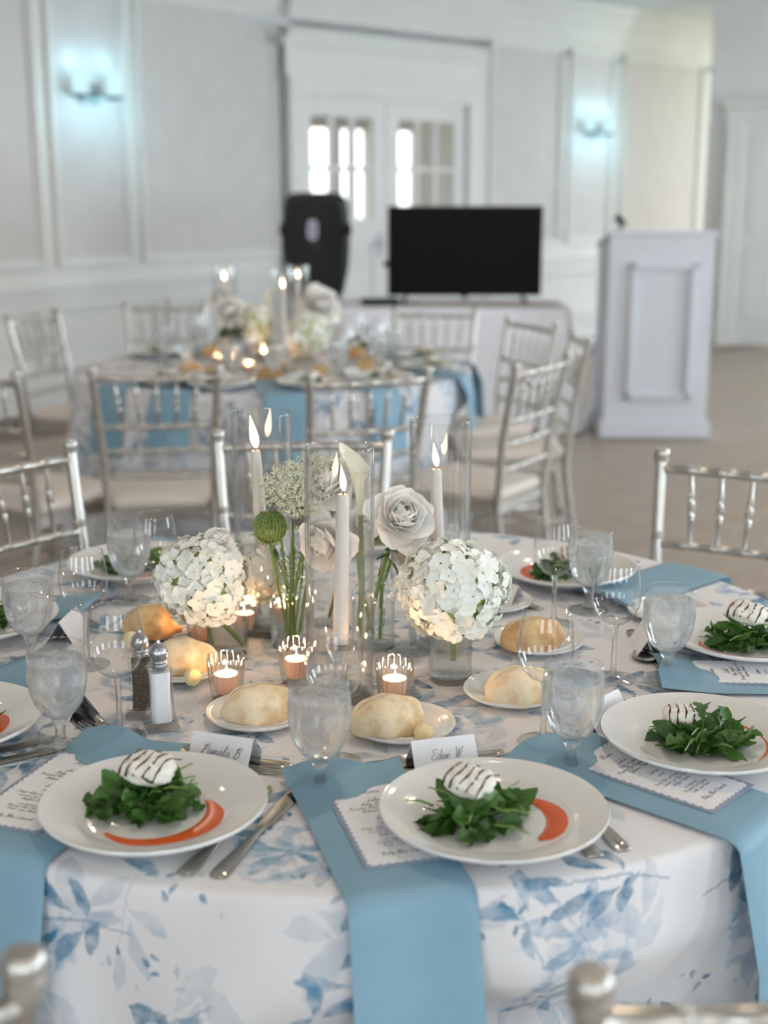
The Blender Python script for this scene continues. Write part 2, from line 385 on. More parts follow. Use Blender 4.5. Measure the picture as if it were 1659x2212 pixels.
M['beige'] = pm('beige_runner', S(206, 192, 178), .85, col2=S(200, 186, 172), nscale=20)
M['sconce_metal'] = pm('sconce_metal', S(120, 134, 134), .35, .8, col2=S(110, 124, 124), nscale=30)
M['pane'] = thin_glass('window_pane', base=.03, gain=.5)
M['shade'] = emit('lit_sconce_glass', (.62, .90, 1.0, 1), .8)
M['bulb'] = emit('downlight_lens', (1.0, .78, .52, 1), 6.0)
def flame_mat():
    m, nt, out = new_mat('candle_flame'); e = nt.nodes.new('ShaderNodeEmission'); tc = nt.nodes.new('ShaderNodeTexCoord'); sp = nt.nodes.new('ShaderNodeSeparateXYZ')
    nt.links.new(tc.outputs['Generated'], sp.inputs[0]); z = V(nt, sp.outputs['Z'])
    nt.links.new(mixc(nt, z.step(.5, 1.0), mixc(nt, z.step(0, .22), (1, .42, .14, 1), (1, .86, .62, 1)), (1, .66, .34, 1)), e.inputs[0]); e.inputs[1].default_value = 9.0
    nt.links.new(e.outputs[0], out.inputs[0]); return m
M['flame'] = flame_mat()

# ------------------------------------------------------------------ room shell
CEIL_Z = 3.2
def plan_wall(a, b):
    a, b = Vector(a), Vector(b); d = (b-a); L = d.length; ang = math.atan2(d.y, d.x)
    return a, L, ang
def wall_s(a, b, px):
    """distance along plan line a->b where the column px of eye-level meets it"""
    k = (px-829.5)/F_PX*math.cos(PITCH); a, b = Vector(a), Vector(b); u = (b-a).normalized()
    return (k*a.y-a.x)/(u.x-k*u.y)
RAIL_Z = .84
A1 = un(0, 625, RAIL_Z).xy; B1 = un(592, 583, RAIL_Z).xy
u1 = (B1-A1).normalized(); A0 = A1-u1*9.0
B1e = B1+u1*.12
n1v = Vector((u1.y, -u1.x))
B2 = B1e+n1v*.10
D2 = un(1235, 552, RAIL_Z).xy; u2 = (D2-B2).normalized()
s_end = wall_s(B2, D2, 1548); E2 = B2+u2*s_end
W3a = un(1503, 741, 0).xy; W3b = un(1800, 752, 0).xy
def wall_obj(name, a, b, z0, z1, mat, thick=.12, extra=None):
    """slab whose room face is local y=0, room side is -y (right of a->b)"""
    a, L, ang = plan_wall(a, b); mb = MB().box((L/2, thick/2, (z0+z1)/2), (L, thick, z1-z0))
    if extra: extra(mb, L)
    o = put(name, mb.mesh(name, False), mat, None, (a.x, a.y, 0), (0, 0, ang)); o['kind'] = 'structure'; return o
def strip(parent, name, x0, x1, z0, z1, depth, mat, y0=0.):
    return put(name, MB().box(((x0+x1)/2, y0-depth/2, (z0+z1)/2), (x1-x0, depth, z1-z0)).mesh(name, False), mat, parent)
def panel(parent, x0, x1, z0, z1, w=.05, fill=True, fmat=None):
    if fill: strip(parent, 'wall_panel', x0+w*.5, x1-w*.5, z0+w*.5, z1-w*.5, .004, fmat or M['panel'])
    mb = MB()
    for (t, d, o) in ((w, .022, 0), (w*.45, .036, w*.12)):
        a0, a1, c0, c1 = x0+o, x1-o, z0+o, z1-o
        mb.box(((a0+a1)/2, -d/2, c1-t/2), (a1-a0, d, t)); mb.box(((a0+a1)/2, -d/2, c0+t/2), (a1-a0, d, t))
        mb.box((a0+t/2, -d/2, (c0+c1)/2), (t, d, c1-c0-2*t)); mb.box((a1-t/2, -d/2, (c0+c1)/2), (t, d, c1-c0-2*t))
    return put('panel_molding', mb.mesh('panel_molding', False), M['wall'], parent)
def crown(parent, L):
    mb = MB()
    for (z0, z1, d) in ((2.86, 2.92, .03), (2.92, 2.98, .055), (2.98, 3.03, .09), (3.03, 3.1, .14), (3.1, 3.14, .2), (3.14, CEIL_Z, .24)):
        mb.box((L/2, -d/2, (z0+z1)/2), (L, d, z1-z0))
    put('crown_molding', mb.mesh('crown_molding', False), M['wall'], parent)
def rail_and_base(parent, x0, x1):
    for (z0, z1, d) in ((RAIL_Z-.03, RAIL_Z, .05), (RAIL_Z-.09, RAIL_Z-.03, .025)): strip(parent, 'chair_rail', x0, x1, z0, z1, d, M['wall'])
    for (z0, z1, d) in ((0, .16, .022), (.16, .19, .032)): strip(parent, 'baseboard', x0, x1, z0, z1, d, M['wall'])

wl = wall_obj('wall_left', A0, B1e, 0, CEIL_Z, M['wall'])
L1 = (B1e-A0).length; sx = lambda px: wall_s(A0, B1e, px)
crown(wl, L1); rail_and_base(wl, 0, L1)
p_edges = [(sx(105)-1.62, sx(88)), (sx(112), sx(280)), (sx(300), sx(597))]
for (a, b) in p_edges: panel(wl, a, b, .96, 2.82, fmat=M['panel'])
panel(wl, sx(105)-3.4, sx(105)-1.8, .96, 2.82)
for (a, b) in ((sx(-150), sx(70)), (sx(95), sx(330)), (sx(350), sx(597))): panel(wl, a, b, .25, .70, .04, False)
# projecting bay with the doors
def bay_extra(mb, L): pass
s2 = lambda px: wall_s(B2, E2, px)
L2 = (E2-B2).length
DX0, DX1, DTOP = s2(648), s2(1008), 2.22
a_, L_, ang2 = plan_wall(B2, E2)
def wb_build():
    mb = MB(); t = .14
    mb.box((DX0/2, t/2, CEIL_Z/2), (DX0, t, CEIL_Z)); mb.box(((DX1+L2)/2, t/2, CEIL_Z/2), (L2-DX1, t, CEIL_Z)); mb.box(((DX0+DX1)/2, t/2, (DTOP+CEIL_Z)/2), (DX1-DX0, t, CEIL_Z-DTOP))
    return mb
wb = put('wall_back', wb_build().mesh('wall_back', False), M['wall'], None, (B2.x, B2.y, 0), (0, 0, ang2)); wb['kind'] = 'structure'
crown(wb, L2)
rail_and_base(wb, 0, DX0-.1); rail_and_base(wb, DX1+.1, L2)
for (a, b, z1) in ((s2(1052), s2(1208), 2.8), (s2(1222), s2(1318), 2.8), (s2(1334), s2(1506), 2.8)): panel(wb, a, b, .96, z1)
for (a, b) in ((s2(1052), s2(1330)), (s2(1340), s2(1520))): panel(wb, a, b, .25, .70, .04, False)
# door casing and over-door entablature
for (a, b, z0, z1, d) in ((DX0-.11, DX0, 0, DTOP, .03), (DX1, DX1+.11, 0, DTOP, .03), (DX0-.11, DX1+.11, DTOP, DTOP+.12, .03), (DX0-.16, DX1+.16, DTOP+.12, DTOP+.15, .06), (DX0-.14, DX1+.14, DTOP+.15, DTOP+.36, .02), (DX0-.2, DX1+.2, DTOP+.36, DTOP+.42, .08)):
    strip(wb, 'door_casing', a, b, z0, z1, d, M['wall'])
def french_door(idx, x0, x1):
    d = thing('door_%d' % idx, None, None); d['kind'] = 'structure'; d.parent = wb
    w = x1-x0; st = .15; zt, zm = DTOP-.16, 1.24
    mb = MB(); yc = .05
    mb.box((x0+st/2, yc, DTOP/2), (st, .045, DTOP)); mb.box((x1-st/2, yc, DTOP/2), (st, .045, DTOP))
    mb.box(((x0+x1)/2, yc, DTOP-.08), (w-2*st, .045, .16)); mb.box(((x0+x1)/2, yc, 1.13), (w-2*st, .045, .22)); mb.box(((x0+x1)/2, yc, .12), (w-2*st, .045, .24))
    mb.box(((x0+x1)/2, yc, .63), (w-2*st, .02, .8))
    put('door_leaf', mb.mesh('door_leaf', False), M['wall'], d)
    iw = (w-2*st)/3
    for i in (1, 2): put('muntin', MB().box((x0+st+iw*i, yc, (zt+zm)/2), (.045, .04, zt-zm)).mesh('muntin', False), M['wall'], d)
    put('muntin', MB().box(((x0+x1)/2, yc, (zt+zm)/2), (w-2*st, .036, .035)).mesh('muntin', False), M['wall'], d)
    for i in range(3):
        for (z0, z1) in ((zm, (zm+zt)/2), ((zm+zt)/2, zt)):
            put('pane', MB().box((x0+st+iw*(i+.5), yc, (z0+z1)/2), (iw, .004, z1-z0)).mesh('pane', False), M['pane'], d)
    hm = MB().box((0, 0, 0), (.04, .012, .2)).tube([(0, -.005, 0), (0, -.05, 0), (-.1 if idx == 1 else .1, -.05, 0)], .009, 8)
    put('door_handle', hm, M['chrome'], d, ((x1-.07 if idx == 1 else x0+.07), yc-.03, 1.02))
xm = (DX0+DX1)/2
french_door(1, DX0, xm-.004); french_door(2, xm+.004, DX1)
# lobby beyond the glazed doors: pale walls with tall windows to the outside
nb = Vector((-u2.y, u2.x))
LB = 2.6
lob_a = B2+nb*LB-u2*1.5; lob_b = E2+nb*LB
def lob_s(px):
    return wall_s(lob_a, lob_b, px)
lobwins = [(lob_s(655), lob_s(722)), (lob_s(738), lob_s(764)), (lob_s(770), lob_s(797)), (lob_s(850), lob_s(900)), (lob_s(1020), lob_s(1075))]
def lob_build():
    mb = MB(); LL = (lob_b-lob_a).length; z0, z1 = .75, 2.12; x = 0
    for (a, b) in lobwins:
        mb.box(((x+a)/2, .06, 1.35), (a-x, .12, 2.7)); mb.box(((a+b)/2, .06, z0/2), (b-a, .12, z0)); mb.box(((a+b)/2, .06, (z1+2.7)/2), (b-a, .12, 2.7-z1)); 
        mb.box(((a+b)/2, .04, 1.70), (b-a, .03, .04)); x = b
    mb.box(((x+LL)/2, .06, 1.35), (LL-x, .12, 2.7)); return mb
wlob = put('wall_lobby', lob_build().mesh('wall_lobby', False), M['panel'], None, (lob_a.x, lob_a.y, 0), (0, 0, ang2)); wlob['kind'] = 'structure'
lobby_floor = put('floor_lobby', MB().box((3.6, 1.4, -.03), (9, 2.6, .06)).mesh('floor_lobby', False), M['floor'], None, (lob_a.x+nb.x*-2.7, lob_a.y+nb.y*-2.7, 0), (0, 0, ang2)); lobby_floor['kind'] = 'structure'

lc = put('ceiling_lobby', MB().box((3.6, 1.45, 2.75), (9, 2.9, .06)).mesh('ceiling_lobby', False), M['ceil'], None, (lob_a.x+nb.x*-2.6, lob_a.y+nb.y*-2.6, 0), (0, 0, ang2)); lc['kind'] = 'structure'
wr = wall_obj('wall_right', W3a, W3b, 0, CEIL_Z, M['wall'])
L3 = (W3b-W3a).length; s3 = lambda px: wall_s(W3a, W3b, px); crown(wr, L3)
dx0, dx1 = s3(1600), s3(1600)+.95
for (a, b, z0, z1, d) in ((dx0-.17, dx0, 0, 2.1, .07), (dx0-.145, dx0-.115, 0, 2.1, .11), (dx0-.17, dx1+.12, 2.1, 2.24, .07), (dx0-.21, dx1+.15, 2.24, 2.29, .14), (0, dx0-.17, 0, .18, .03)): strip(wr, 'door_casing', a, b, z0, z1, d, M['wall'])
d3 = thing('door_3', None, None); d3['kind'] = 'structure'; d3.parent = wr
put('door_leaf', MB().box(((dx0+dx1)/2, -.006, 1.05), (dx1-dx0, .012, 2.1)).mesh('door_leaf', False), M['wall'], d3)
for (z0, z1) in ((.25, .95), (1.1, 1.95)):
    for k in (0, 1):
        xa = dx0+.1+k*.41
        mb = MB(); 
        for (c, s_) in ((((xa+.17), -.018, z1), (.34, .014, .03)), (((xa+.17), -.018, z0), (.34, .014, .03)), ((xa, -.018, (z0+z1)/2), (.03, .014, z1-z0)), ((xa+.34, -.018, (z0+z1)/2), (.03, .014, z1-z0))): mb.box(c, s_)
        put('door_panel', mb.mesh('door_panel', False), M['wall'], d3)
# far side of the room behind and to the right of the photographer, with its windows
def window_wall(name, a, b, centres, axis):
    a, L, ang = plan_wall(a, b); mb = MB(); x = 0; t = .12; z0, z1 = .65, 2.65
    cs = sorted(centres)
    for c in cs:
        w0, w1 = c-.75, c+.75
        mb.box(((x+w0)/2, t/2, CEIL_Z/2), (w0-x, t, CEIL_Z)); mb.box((c, t/2, z0/2), (1.5, t, z0)); mb.box((c, t/2, (z1+CEIL_Z)/2), (1.5, t, CEIL_Z-z1)); x = w1
    mb.box(((x+L)/2, t/2, CEIL_Z/2), (L-x, t, CEIL_Z))
    o = put(name, mb.mesh(name, False), M['wall'], None, (a.x, a.y, 0), (0, 0, ang)); o['kind'] = 'structure'
    for c in cs:
        mm = MB(); yy = -.02
        for k in (-.74, -.25, .25, .74): mm.box((c+k, yy, 1.65), (.05, .04, 2.0))
        for k in (.67, 1.3, 1.95, 2.63): mm.box((c, yy, k), (1.5, .04, .05))
        put('window_frame', mm.mesh('window_frame', False), M['wall'], o)
xl = -14.0
wf = window_wall('wall_front', (X_RIGHT, Y_BACK), (xl, Y_BACK), [X_RIGHT-x for x in WIN_BACK], 'x')
ws = window_wall('wall_side', (X_RIGHT, W3b.y+.3), (X_RIGHT, Y_BACK), [W3b.y+.3-y for y in WIN_RIGHT], 'y')
cmb = MB().prism([(xl, Y_BACK-.2), (X_RIGHT+.2, Y_BACK-.2), (X_RIGHT+.2, W3b.y+.2), (E2.x+.5, E2.y+.4), (B2.x-.05, B2.y+.2), (A0.x-.1, A0.y+.2), (xl, A0.y)], CEIL_Z, CEIL_Z+.1)
ce = put('ceiling', cmb.mesh('ceiling', False), M['ceil']); ce['kind'] = 'structure'
wx = wall_obj('wall_end', W3b, (X_RIGHT, W3b.y+.3), 0, CEIL_Z, M['wall'])
wl2 = wall_obj('wall_far_left', (xl, Y_BACK), A0, 0, CEIL_Z, M['wall'])
fl = put('floor', MB().prism([(xl, Y_BACK-.2), (X_RIGHT+.2, Y_BACK-.2), (X_RIGHT+.2, W3b.y+.6), (E2.x+.5, E2.y+.6), (B2.x-.05, B2.y+.3), (A0.x-.1, A0.y+.2), (xl, A0.y)], -.1, -.004).mesh('floor', False), M['floor']); fl['kind'] = 'structure'

# floor boards: those in sight are pieces of their own, the others one joined part
def proj(p):
    q = Vector(p)-Vector((0, 0, CAM_H)); fw = Vector((0, math.cos(PITCH), -math.sin(PITCH))); uu = Vector((0, math.sin(PITCH), math.cos(PITCH)))
    a = q.dot(fw); return (829.5+F_PX*q.x/a, 1106-F_PX*q.dot(uu)/a, a) if a > .1 else (-9999, -9999, a)
BW, BL = .18, 2.2
board = cached('floor_plank', lambda: MB().box((0, 0, 0), (BL-.004, BW-.004, .008)), False)
rows = []
ub = Vector((math.cos(ang2), math.sin(ang2))); vb = Vector((-ub.y, ub.x))
for i in range(-40, 90):
    off = (i*0.618 % 1)*BL
    for j in range(-6, 9):
        c = Vector((0.5, 3.0))+vb*(i*BW)+ub*(j*BL+off)
        if (c-A0).dot(n1v) < .9 or (c-B2).dot(Vector((u2.y, -u2.x))) < .9 or c.x > X_RIGHT-1 or c.y < Y_BACK+1 or c.y > W3a.y-.1 and c.x > 2.4: continue
        rows.append(c)
vis = []
for c in rows:
    best = None
    for k in (-.8, 0, .8):
        px, py, a = proj((c.x+ub.x*k, c.y+ub.y*k, 0))
        if (1180 < px < 1680 and 735 < py < 1330) or (-20 < px < 300 and 880 < py < 1230): best = a
    if best: vis.append((best, c))
vis.sort(key=lambda t: t[0]); chosen = vis[:300]; cs_ = set(id(c) for _, c in chosen)
for _, c in chosen: put('floor_plank', board, M['plank'], fl, (c.x, c.y, -.004), (0, 0, ang2))
rest = MB()
for c in rows:
    if id(c) not in cs_: rest.box((c.x, c.y, -.004), (BL-.004, BW-.004, .008), ang2)
ro = put('floor_planks', rest.mesh('floor_planks', False), M['plank'], fl); ro['kind'] = 'stuff'

# ------------------------------------------------------------------ sconces and ceiling fittings
def sconce(wall, x, z, label):
    a = wall.matrix_local if False else Matrix.Translation(wall.location) @ wall.rotation_euler.to_matrix().to_4x4()
    p = a @ Vector((x, 0, z)); t = thing('wall_sconce', label, 'wall lamp', p, wall.rotation_euler.z)
    put('back_plate', MB().box((0, -.012, .0), (.16, .024, .13)).mesh('b', False), M['sconce_metal'], t)
    put('arm', MB().tube([(-.17, -.10, -.02), (.17, -.10, -.02)], .012, 8).tube([(0, -.02, -.01), (0, -.10, -.02)], .014, 8), M['sconce_metal'], t)
    for s_ in (-1, 1):
        put('cup', MB().lathe([(0, -.035), (.045, -.035), (.062, -.02), (.062, -.008), (0, -.008)], 16, (s_*.15, -.10, 0)), M['sconce_metal'], t)
        put('glass_shade', MB().lathe([(.048, -.005), (.05, .06), (.052, .15), (.047, .15), (.044, 0.0)], 16, (s_*.15, -.10, 0)), M['shade'], t)
        for zz, e in ((.21, .8), (-.10, 2.6)):
            d = bpy.data.lights.new('sconce_light', 'POINT'); d.energy = e*.6; d.color = (.36, .80, 1.0); d.shadow_soft_size = .008
            o = bpy.data.objects.new('sconce_light', d); COL.objects.link(o); o.parent = t; o.location = (s_*.15, -.12 if zz > 0 else -.26, zz)
sconce(wl, sx(200), 2.10, 'twin-shade wall sconce glowing pale blue on the left wall')
sconce(wb, s2(1273), 2.04, 'twin-shade wall sconce glowing pale blue right of the television')
DLAB = ['glowing warm at the top right corner', 'in the ceiling near the left wall sconce', 'in the ceiling before the lectern', 'in the ceiling over the left chairs', 'in the ceiling above the near table', 'in the ceiling over the open floor at right', 'in the ceiling behind the photographer at left', 'in the ceiling behind the photographer at right']
for i, (x, y) in enumerate(((un_y(1655, 10, 10.5).x, 10.5), (-1.2, 7.0), (1.6, 5.0), (-2.6, 3.6), (.2, 2.2), (3.4, 2.0), (-1.0, -1.0), (2.5, -1.0))):
    t = thing('ceiling_downlight', 'recessed downlight '+DLAB[i], 'ceiling light', (x, y, CEIL_Z), 0, 'recessed downlights')
    put('trim_ring', MB().lathe([(.075, -.001), (.10, -.001), (.10, -.012), (.075, -.006)], 24, close=True), M['wall'], t)
    put('lens', MB().lathe([(0, -.002), (.074, -.002), (.074, -.004), (0, -.004)], 20), M['bulb'], t)
    d = bpy.data.lights.new('downlight', 'AREA'); d.shape = 'DISK'; d.size = .14; d.energy = 7 if i else 2.5; d.color = (1.0, .80, .58); d.spread = math.radians(178)
    o = bpy.data.objects.new('downlight', d); COL.objects.link(o); o.parent = t; o.location = (0, 0, -.02)
p = un_y(1552, 57, 11.5)
t = thing('ceiling_dome', 'small dark dome fixed under the ceiling near the top right corner', 'dome camera', (p.x, p.y, CEIL_Z))
put('mount', MB().lathe([(0, 0), (.06, 0), (.06, -.05), (0, -.05)], 20), M['black'], t)
put('dome', MB().lathe([(.06, -.05), (.055, -.09), (.03, -.115), (0, -.12)], 20), M['black'], t)

# ------------------------------------------------------------------ chiavari chair
def bump_tube(p0, p1, r, rings, n=10, ring_h=.006, ring_r=1.28, mid=None):
    """turned rod with bamboo rings at the fractions given"""
    p0, p1 = Vector(p0), Vector(p1); L = (p1-p0).length
    ts = {0.0: r, 1.0: r}
    for q in rings:
        h = ring_h/L
        for dt, rr in ((-h*1.2, 1.0), (-h*.6, ring_r), (-h*.15, 1.04), (h*.15, 1.04), (h*.6, ring_r), (h*1.2, 1.0)):
            if 0 < q+dt < 1: ts[q+dt] = r*rr
    keys = sorted(ts)
    pts = [p0.lerp(p1, k) for k in keys]
    if mid: pts = [q+Vector(mid)*(4*k*(1-k)) for q, k in zip(pts, keys)]
    return pts, [ts[k] for k in keys]
def chair_meshes():
    if 'chair' in CACHE: return CACHE['chair']
    P = {}
    def post(s_):
        x = .192*s_
        segs = [((.168*s_, -.06, 0), (.169*s_, .0, .43)), ((.169*s_, .0, .43), (.178*s_, -.018, .66)), ((.178*s_, -.018, .66), (.194*s_, -.068, .905))]
        pts, rd = [], []
        for i, (a, b) in enumerate(segs):
            pp, rr = bump_tube(a, b, .0128, ([.3, .7], [.45], [.35])[i]); 
            if i: pp, rr = pp[1:], rr[1:]
            pts += pp; rd += rr
        mb = MB().tube(pts, rd, 12)
        tx, ty = .194*s_, -.068
        mb.lathe([(0, -.004), (.0135, -.004), (.0135, .002), (.0165, .004), (.0165, .009), (.013, .011), (.0165, .014), (.017, .02), (.0165, .026), (.013, .030), (0, .031)], 14, (tx, ty, .896))
        return mb
    P['post'] = [post(-1).mesh('back_post'), post(1).mesh('back_post')]
    def leg(s_):
        pts, rd = bump_tube((.19*s_, .385, 0), (.185*s_, .365, .43), .0125, [.25, .5, .8]); return MB().tube(pts, rd, 10)
    P['leg'] = [leg(-1).mesh('leg'), leg(1).mesh('leg')]
    ys = {.885: -.064, .73: -.032, .65: -.017, .565: -.010}; xs_ = {.885: .19, .73: .179, .65: .1745, .565: .171}
    spx = [-.128, -.064, 0, .064, .128]
    P['rail'] = []
    for z in (.885, .73, .65, .565):
        y = ys[z]; x = xs_[z]
        pts, rd = bump_tube((-x, y, z), (x, y, z), .0105 if z > .8 else .0088, [(q+x)/(2*x) for q in spx], 9, .0045, 1.2, (0, -.012, 0))
        P['rail'].append(MB().tube(pts, rd, 9).mesh('back_rail'))
    P['spindle'] = []
    for q in spx:
        bow = -.012*(1-(q/.187)**2)
        pts, rd = bump_tube((q*.88, ys[.73]+bow, .733), (q, ys[.885]+bow, .882), .0068, [.36, .52, .68], 8, .0045, 1.25)
        rd = [r*(.72+.4*math.sin(PI*min(1, max(0, k/(len(rd)-1))))) for k, r in enumerate(rd)]
        P['spindle'].append(MB().tube(pts, rd, 8).mesh('spindle'))
    def seat_shape(inset, n=6):
        w0, w1, y0, y1, r = .176-inset, .205-inset, -.005+inset, .405-inset, .035
        pts = []
        for (cx, cy_, a0) in ((w1-r, y1-r, 0), (-w1+r, y1-r, 90), (-w0+r, y0+r, 180), (w0-r, y0+r, 270)):
            for k in range(n+1):
                a = math.radians(a0+90*k/n); pts.append((cx+r*math.cos(a), cy_+r*math.sin(a)))
        return pts
    P['seat_frame'] = MB().prism(seat_shape(0), .415, .452).mesh('seat_frame')
    cm = MB(); rings_ = [(.012, .452), (.004, .462), (.002, .475), (.010, .488), (.03, .496), (.08, .502)]
    o = 0; n_ = len(seat_shape(0)); vv = []; ff = []
    for (ins, z) in rings_: vv += [(x, y, z) for x, y in seat_shape(ins)]
    for k in range(len(rings_)-1):
        for i in range(n_): ff.append((k*n_+i, k*n_+(i+1) % n_, (k+1)*n_+(i+1) % n_, (k+1)*n_+i))
    ff.append(tuple((len(rings_)-1)*n_+i for i in range(n_))); ff.append(tuple(range(n_-1, -1, -1)))
    P['cushion'] = cm.add(vv, ff).mesh('cushion')
    P['stretcher'] = []
    for (a, b) in (((-.19, .375, .17), (.19, .375, .17)), ((-.19, .373, .25), (.19, .373, .25)), ((-.168, -.03, .2), (.168, -.03, .2)), ((-.168, -.04, .14), (-.19, .38, .14)), ((.168, -.04, .14), (.19, .38, .14)), ((-.168, -.03, .22), (-.19, .375, .22)), ((.168, -.03, .22), (.19, .375, .22))):
        pts, rd = bump_tube(a, b, .008, [.33, .66]); P['stretcher'].append(MB().tube(pts, rd, 8).mesh('stretcher'))
    CACHE['chair'] = P; return P
def chair(loc, face, label, group):
    """loc: floor point under the back; face: direction (radians) the sitter looks"""
    P = chair_meshes(); t = thing('chiavari_chair', label, 'chair', (loc[0], loc[1], 0), face-PI/2, group)
    for m in P['post']: put('back_post', m, M['silver'], t)
    for m in P['leg']: put('leg', m, M['silver'], t)
    for m in P['rail']: put('back_rail', m, M['silver'], t)
    for m in P['spindle']: put('spindle', m, M['silver'], t)
    put('seat_frame', P['seat_frame'], M['silver'], t); put('cushion', P['cushion'], M['cushion'], t)
    for m in P['stretcher']: put('stretcher', m, M['silver'], t)
    return t
def chair_at(pl, pr, center, label, group, z=.915):
    """chair whose back-post tops are seen at pixel pl / pr; it faces the table centre side"""
    a, b = un(pl[0], pl[1], z).xy, un(pr[0], pr[1], z).xy
    mid = (a+b)/2; d = (b-a); nrm = Vector((-d.y, d.x)).normalized()
    if nrm.dot(Vector(center)-mid) < 0: nrm = -nrm
    mid = mid+nrm*.068
    return chair(mid, math.atan2(nrm.y, nrm.x), label, group)
def chair_pol(pt, center, label, group, turn=0., z=.915):
    """pt: pixel of the middle of the top rail"""
    m_ = un(pt[0], pt[1], z).xy; d = (Vector(center)-m_).normalized(); ang = math.atan2(d.y, d.x)+turn
    return chair(m_+Vector((math.cos(ang), math.sin(ang)))*.075, ang, label, group)

# ------------------------------------------------------------------ tables and cloths
TZ, TR = .762, .762
def cloth_mesh(R, z, seed, nfold=15, drop=.735, center=None, rz=0, chairs=()):
    rnd = random.Random(seed); ph = [rnd.uniform(0, 6.28) for _ in range(6)]
    NA, rows_ = 288, []
    lim = [9.0]*NA
    for (m_, f_) in chairs:
        fw_ = Vector((math.cos(f_), math.sin(f_))); sd_ = Vector((-fw_.y, fw_.x)); m2 = Vector(m_)
        for i in range(NA):
            a = 2*PI*i/NA+rz; d_ = Vector((math.cos(a), math.sin(a)))
            for k in range(40, 90):
                q_ = Vector(center)+d_*(k*.01)-m2; u_, v_ = q_.dot(fw_), q_.dot(sd_)
                if -.03 < u_ < .44 and abs(v_) < .24: lim[i] = min(lim[i], k*.01-.012); break
    lim = [min(lim[(i+j) % NA]+.004*abs(j)**1.35 for j in range(-14, 15)) for i in range(NA)]
    for r in (0.0, .15, .3, .45, .6, .70, R-.012): rows_.append(('t', r))
    for k in range(1, 5): rows_.append(('e', k/4))
    for k in range(1, 25): rows_.append(('d', (k/24)**1.15))
    vs_, uv, fs = [], [], []
    for (kd, q) in rows_:
        for i in range(NA):
            a = 2*PI*i/NA; ca, sa = math.cos(a), math.sin(a)
            fold = .55*math.sin(nfold*a+ph[0]+.8*math.sin(3*a+ph[1]))+.3*math.sin(7*a+ph[2])+.25*math.sin((nfold*2-3)*a+ph[3])
            if kd == 't': rr, zz, s_ = q, z, q
            elif kd == 'e': an = q*PI/2; rr, zz, s_ = R-.012+.012*math.sin(an), z-.012*(1-math.cos(an)), R-.012+.019*q
            else: d = q*drop; rr = R+min(d, .05)*.06+.05*q+fold*(.048*min(1, d/.42)**.9); zz, s_ = z-.012-d, R+.007+d
            if kd == 'd' and rr > lim[i]: w_ = min(1, max(0, (.66-zz)/.12)); rr = rr*(1-w_)+lim[i]*w_
            if kd == 't' and q > .7: zz += .0
            vs_.append((rr*ca, rr*sa, zz)); uv.append((s_*ca, s_*sa))
    n = len(rows_)
    for k in range(n-1):
        for i in range(NA):
            j = (i+1) % NA
            if k == 0:
                fs.append((NA+i, NA+j, 0)) if False else fs.append((k*NA+i, (k+1)*NA+i, (k+1)*NA+j, k*NA+j))
            else: fs.append((k*NA+i, (k+1)*NA+i, (k+1)*NA+j, k*NA+j))
    me = bpy.data.meshes.new('tablecloth'); me.from_pydata(vs_, [], fs); me.update()
    ul = me.uv_layers.new(name='UVMap'); data = [0.0]*(2*len(me.loops)); li = [0]*len(me.loops); me.loops.foreach_get('vertex_index', li)
    for k, vi in enumerate(li): data[2*k], data[2*k+1] = uv[vi]
    ul.data.foreach_set('uv', data); me.polygons.foreach_set('use_smooth', [True]*len(me.polygons)); return me
def table(center, R, label, cl_label, seed, rz=0, chairs=()):
    t = thing('round_table', label, 'table', (center[0], center[1], 0))
    put('tabletop', MB().lathe([(0, TZ-.03), (R-.02, TZ-.03), (R-.015, TZ-.016), (R-.02, TZ-.003), (0, TZ-.003)], 48), M['wall'], t)
    for k in range(4):
        a = PI/4+k*PI/2; put('leg', MB().tube([(.45*math.cos(a), .45*math.sin(a), 0), (.4*math.cos(a), .4*math.sin(a), TZ-.03)], .016, 8), M['silver'], t)
    c = put('tablecloth', cloth_mesh(R, TZ, seed, center=center, rz=rz, chairs=chairs), M['cloth'], None, (center[0], center[1], 0), (0, 0, rz)); tag(c, cl_label, 'tablecloth')
    return c
C1 = Vector((-.05, 1.955)); R1 = .762
C2 = Vector((un(588, 800, TZ).x, 5.36)); R2 = .80

# ------------------------------------------------------------------ tableware prototypes
def plate_prof(R, well, h, ft):
    p_ = [(0, ft+.004), (well*.9, ft+.004), (well, ft+.0055), (well+.004, ft+.008)]
    n = 7
    for k in range(n):
        q = k/n; r0 = well+.006+(R-.006-well-.006)*q; dr = (R-.006-well-.006)/n; zz = ft+.009+(h-ft-.010)*q**.9
        p_ += [(r0, zz), (r0+dr*.45, zz+.0009+(h-ft-.010)/n*.45)]
    p_ += [(R-.004, h), (R-.001, h+.0012), (R, h-.001), (R-.002, h-.004), (well+.012, ft+.004), (well, ft+.0005), (well*.70, ft), (well*.67, 0), (well*.61, 0), (well*.59, ft+.0005), (0, ft+.0005)]
    return p_
def plate(loc, label, group, R=.127, kind='dinner_plate', rz=0):
    small = R < .1
    me = cached('plate%.3f' % R, lambda: MB().lathe(plate_prof(R, R*(.64 if not small else .62), .031 if not small else .014, .0098 if not small else .0025), 72), True, 60)
    o = put(kind, me, M['porcelain'], None, loc, (0, 0, rz)); return tag(o, label, 'plate', group)
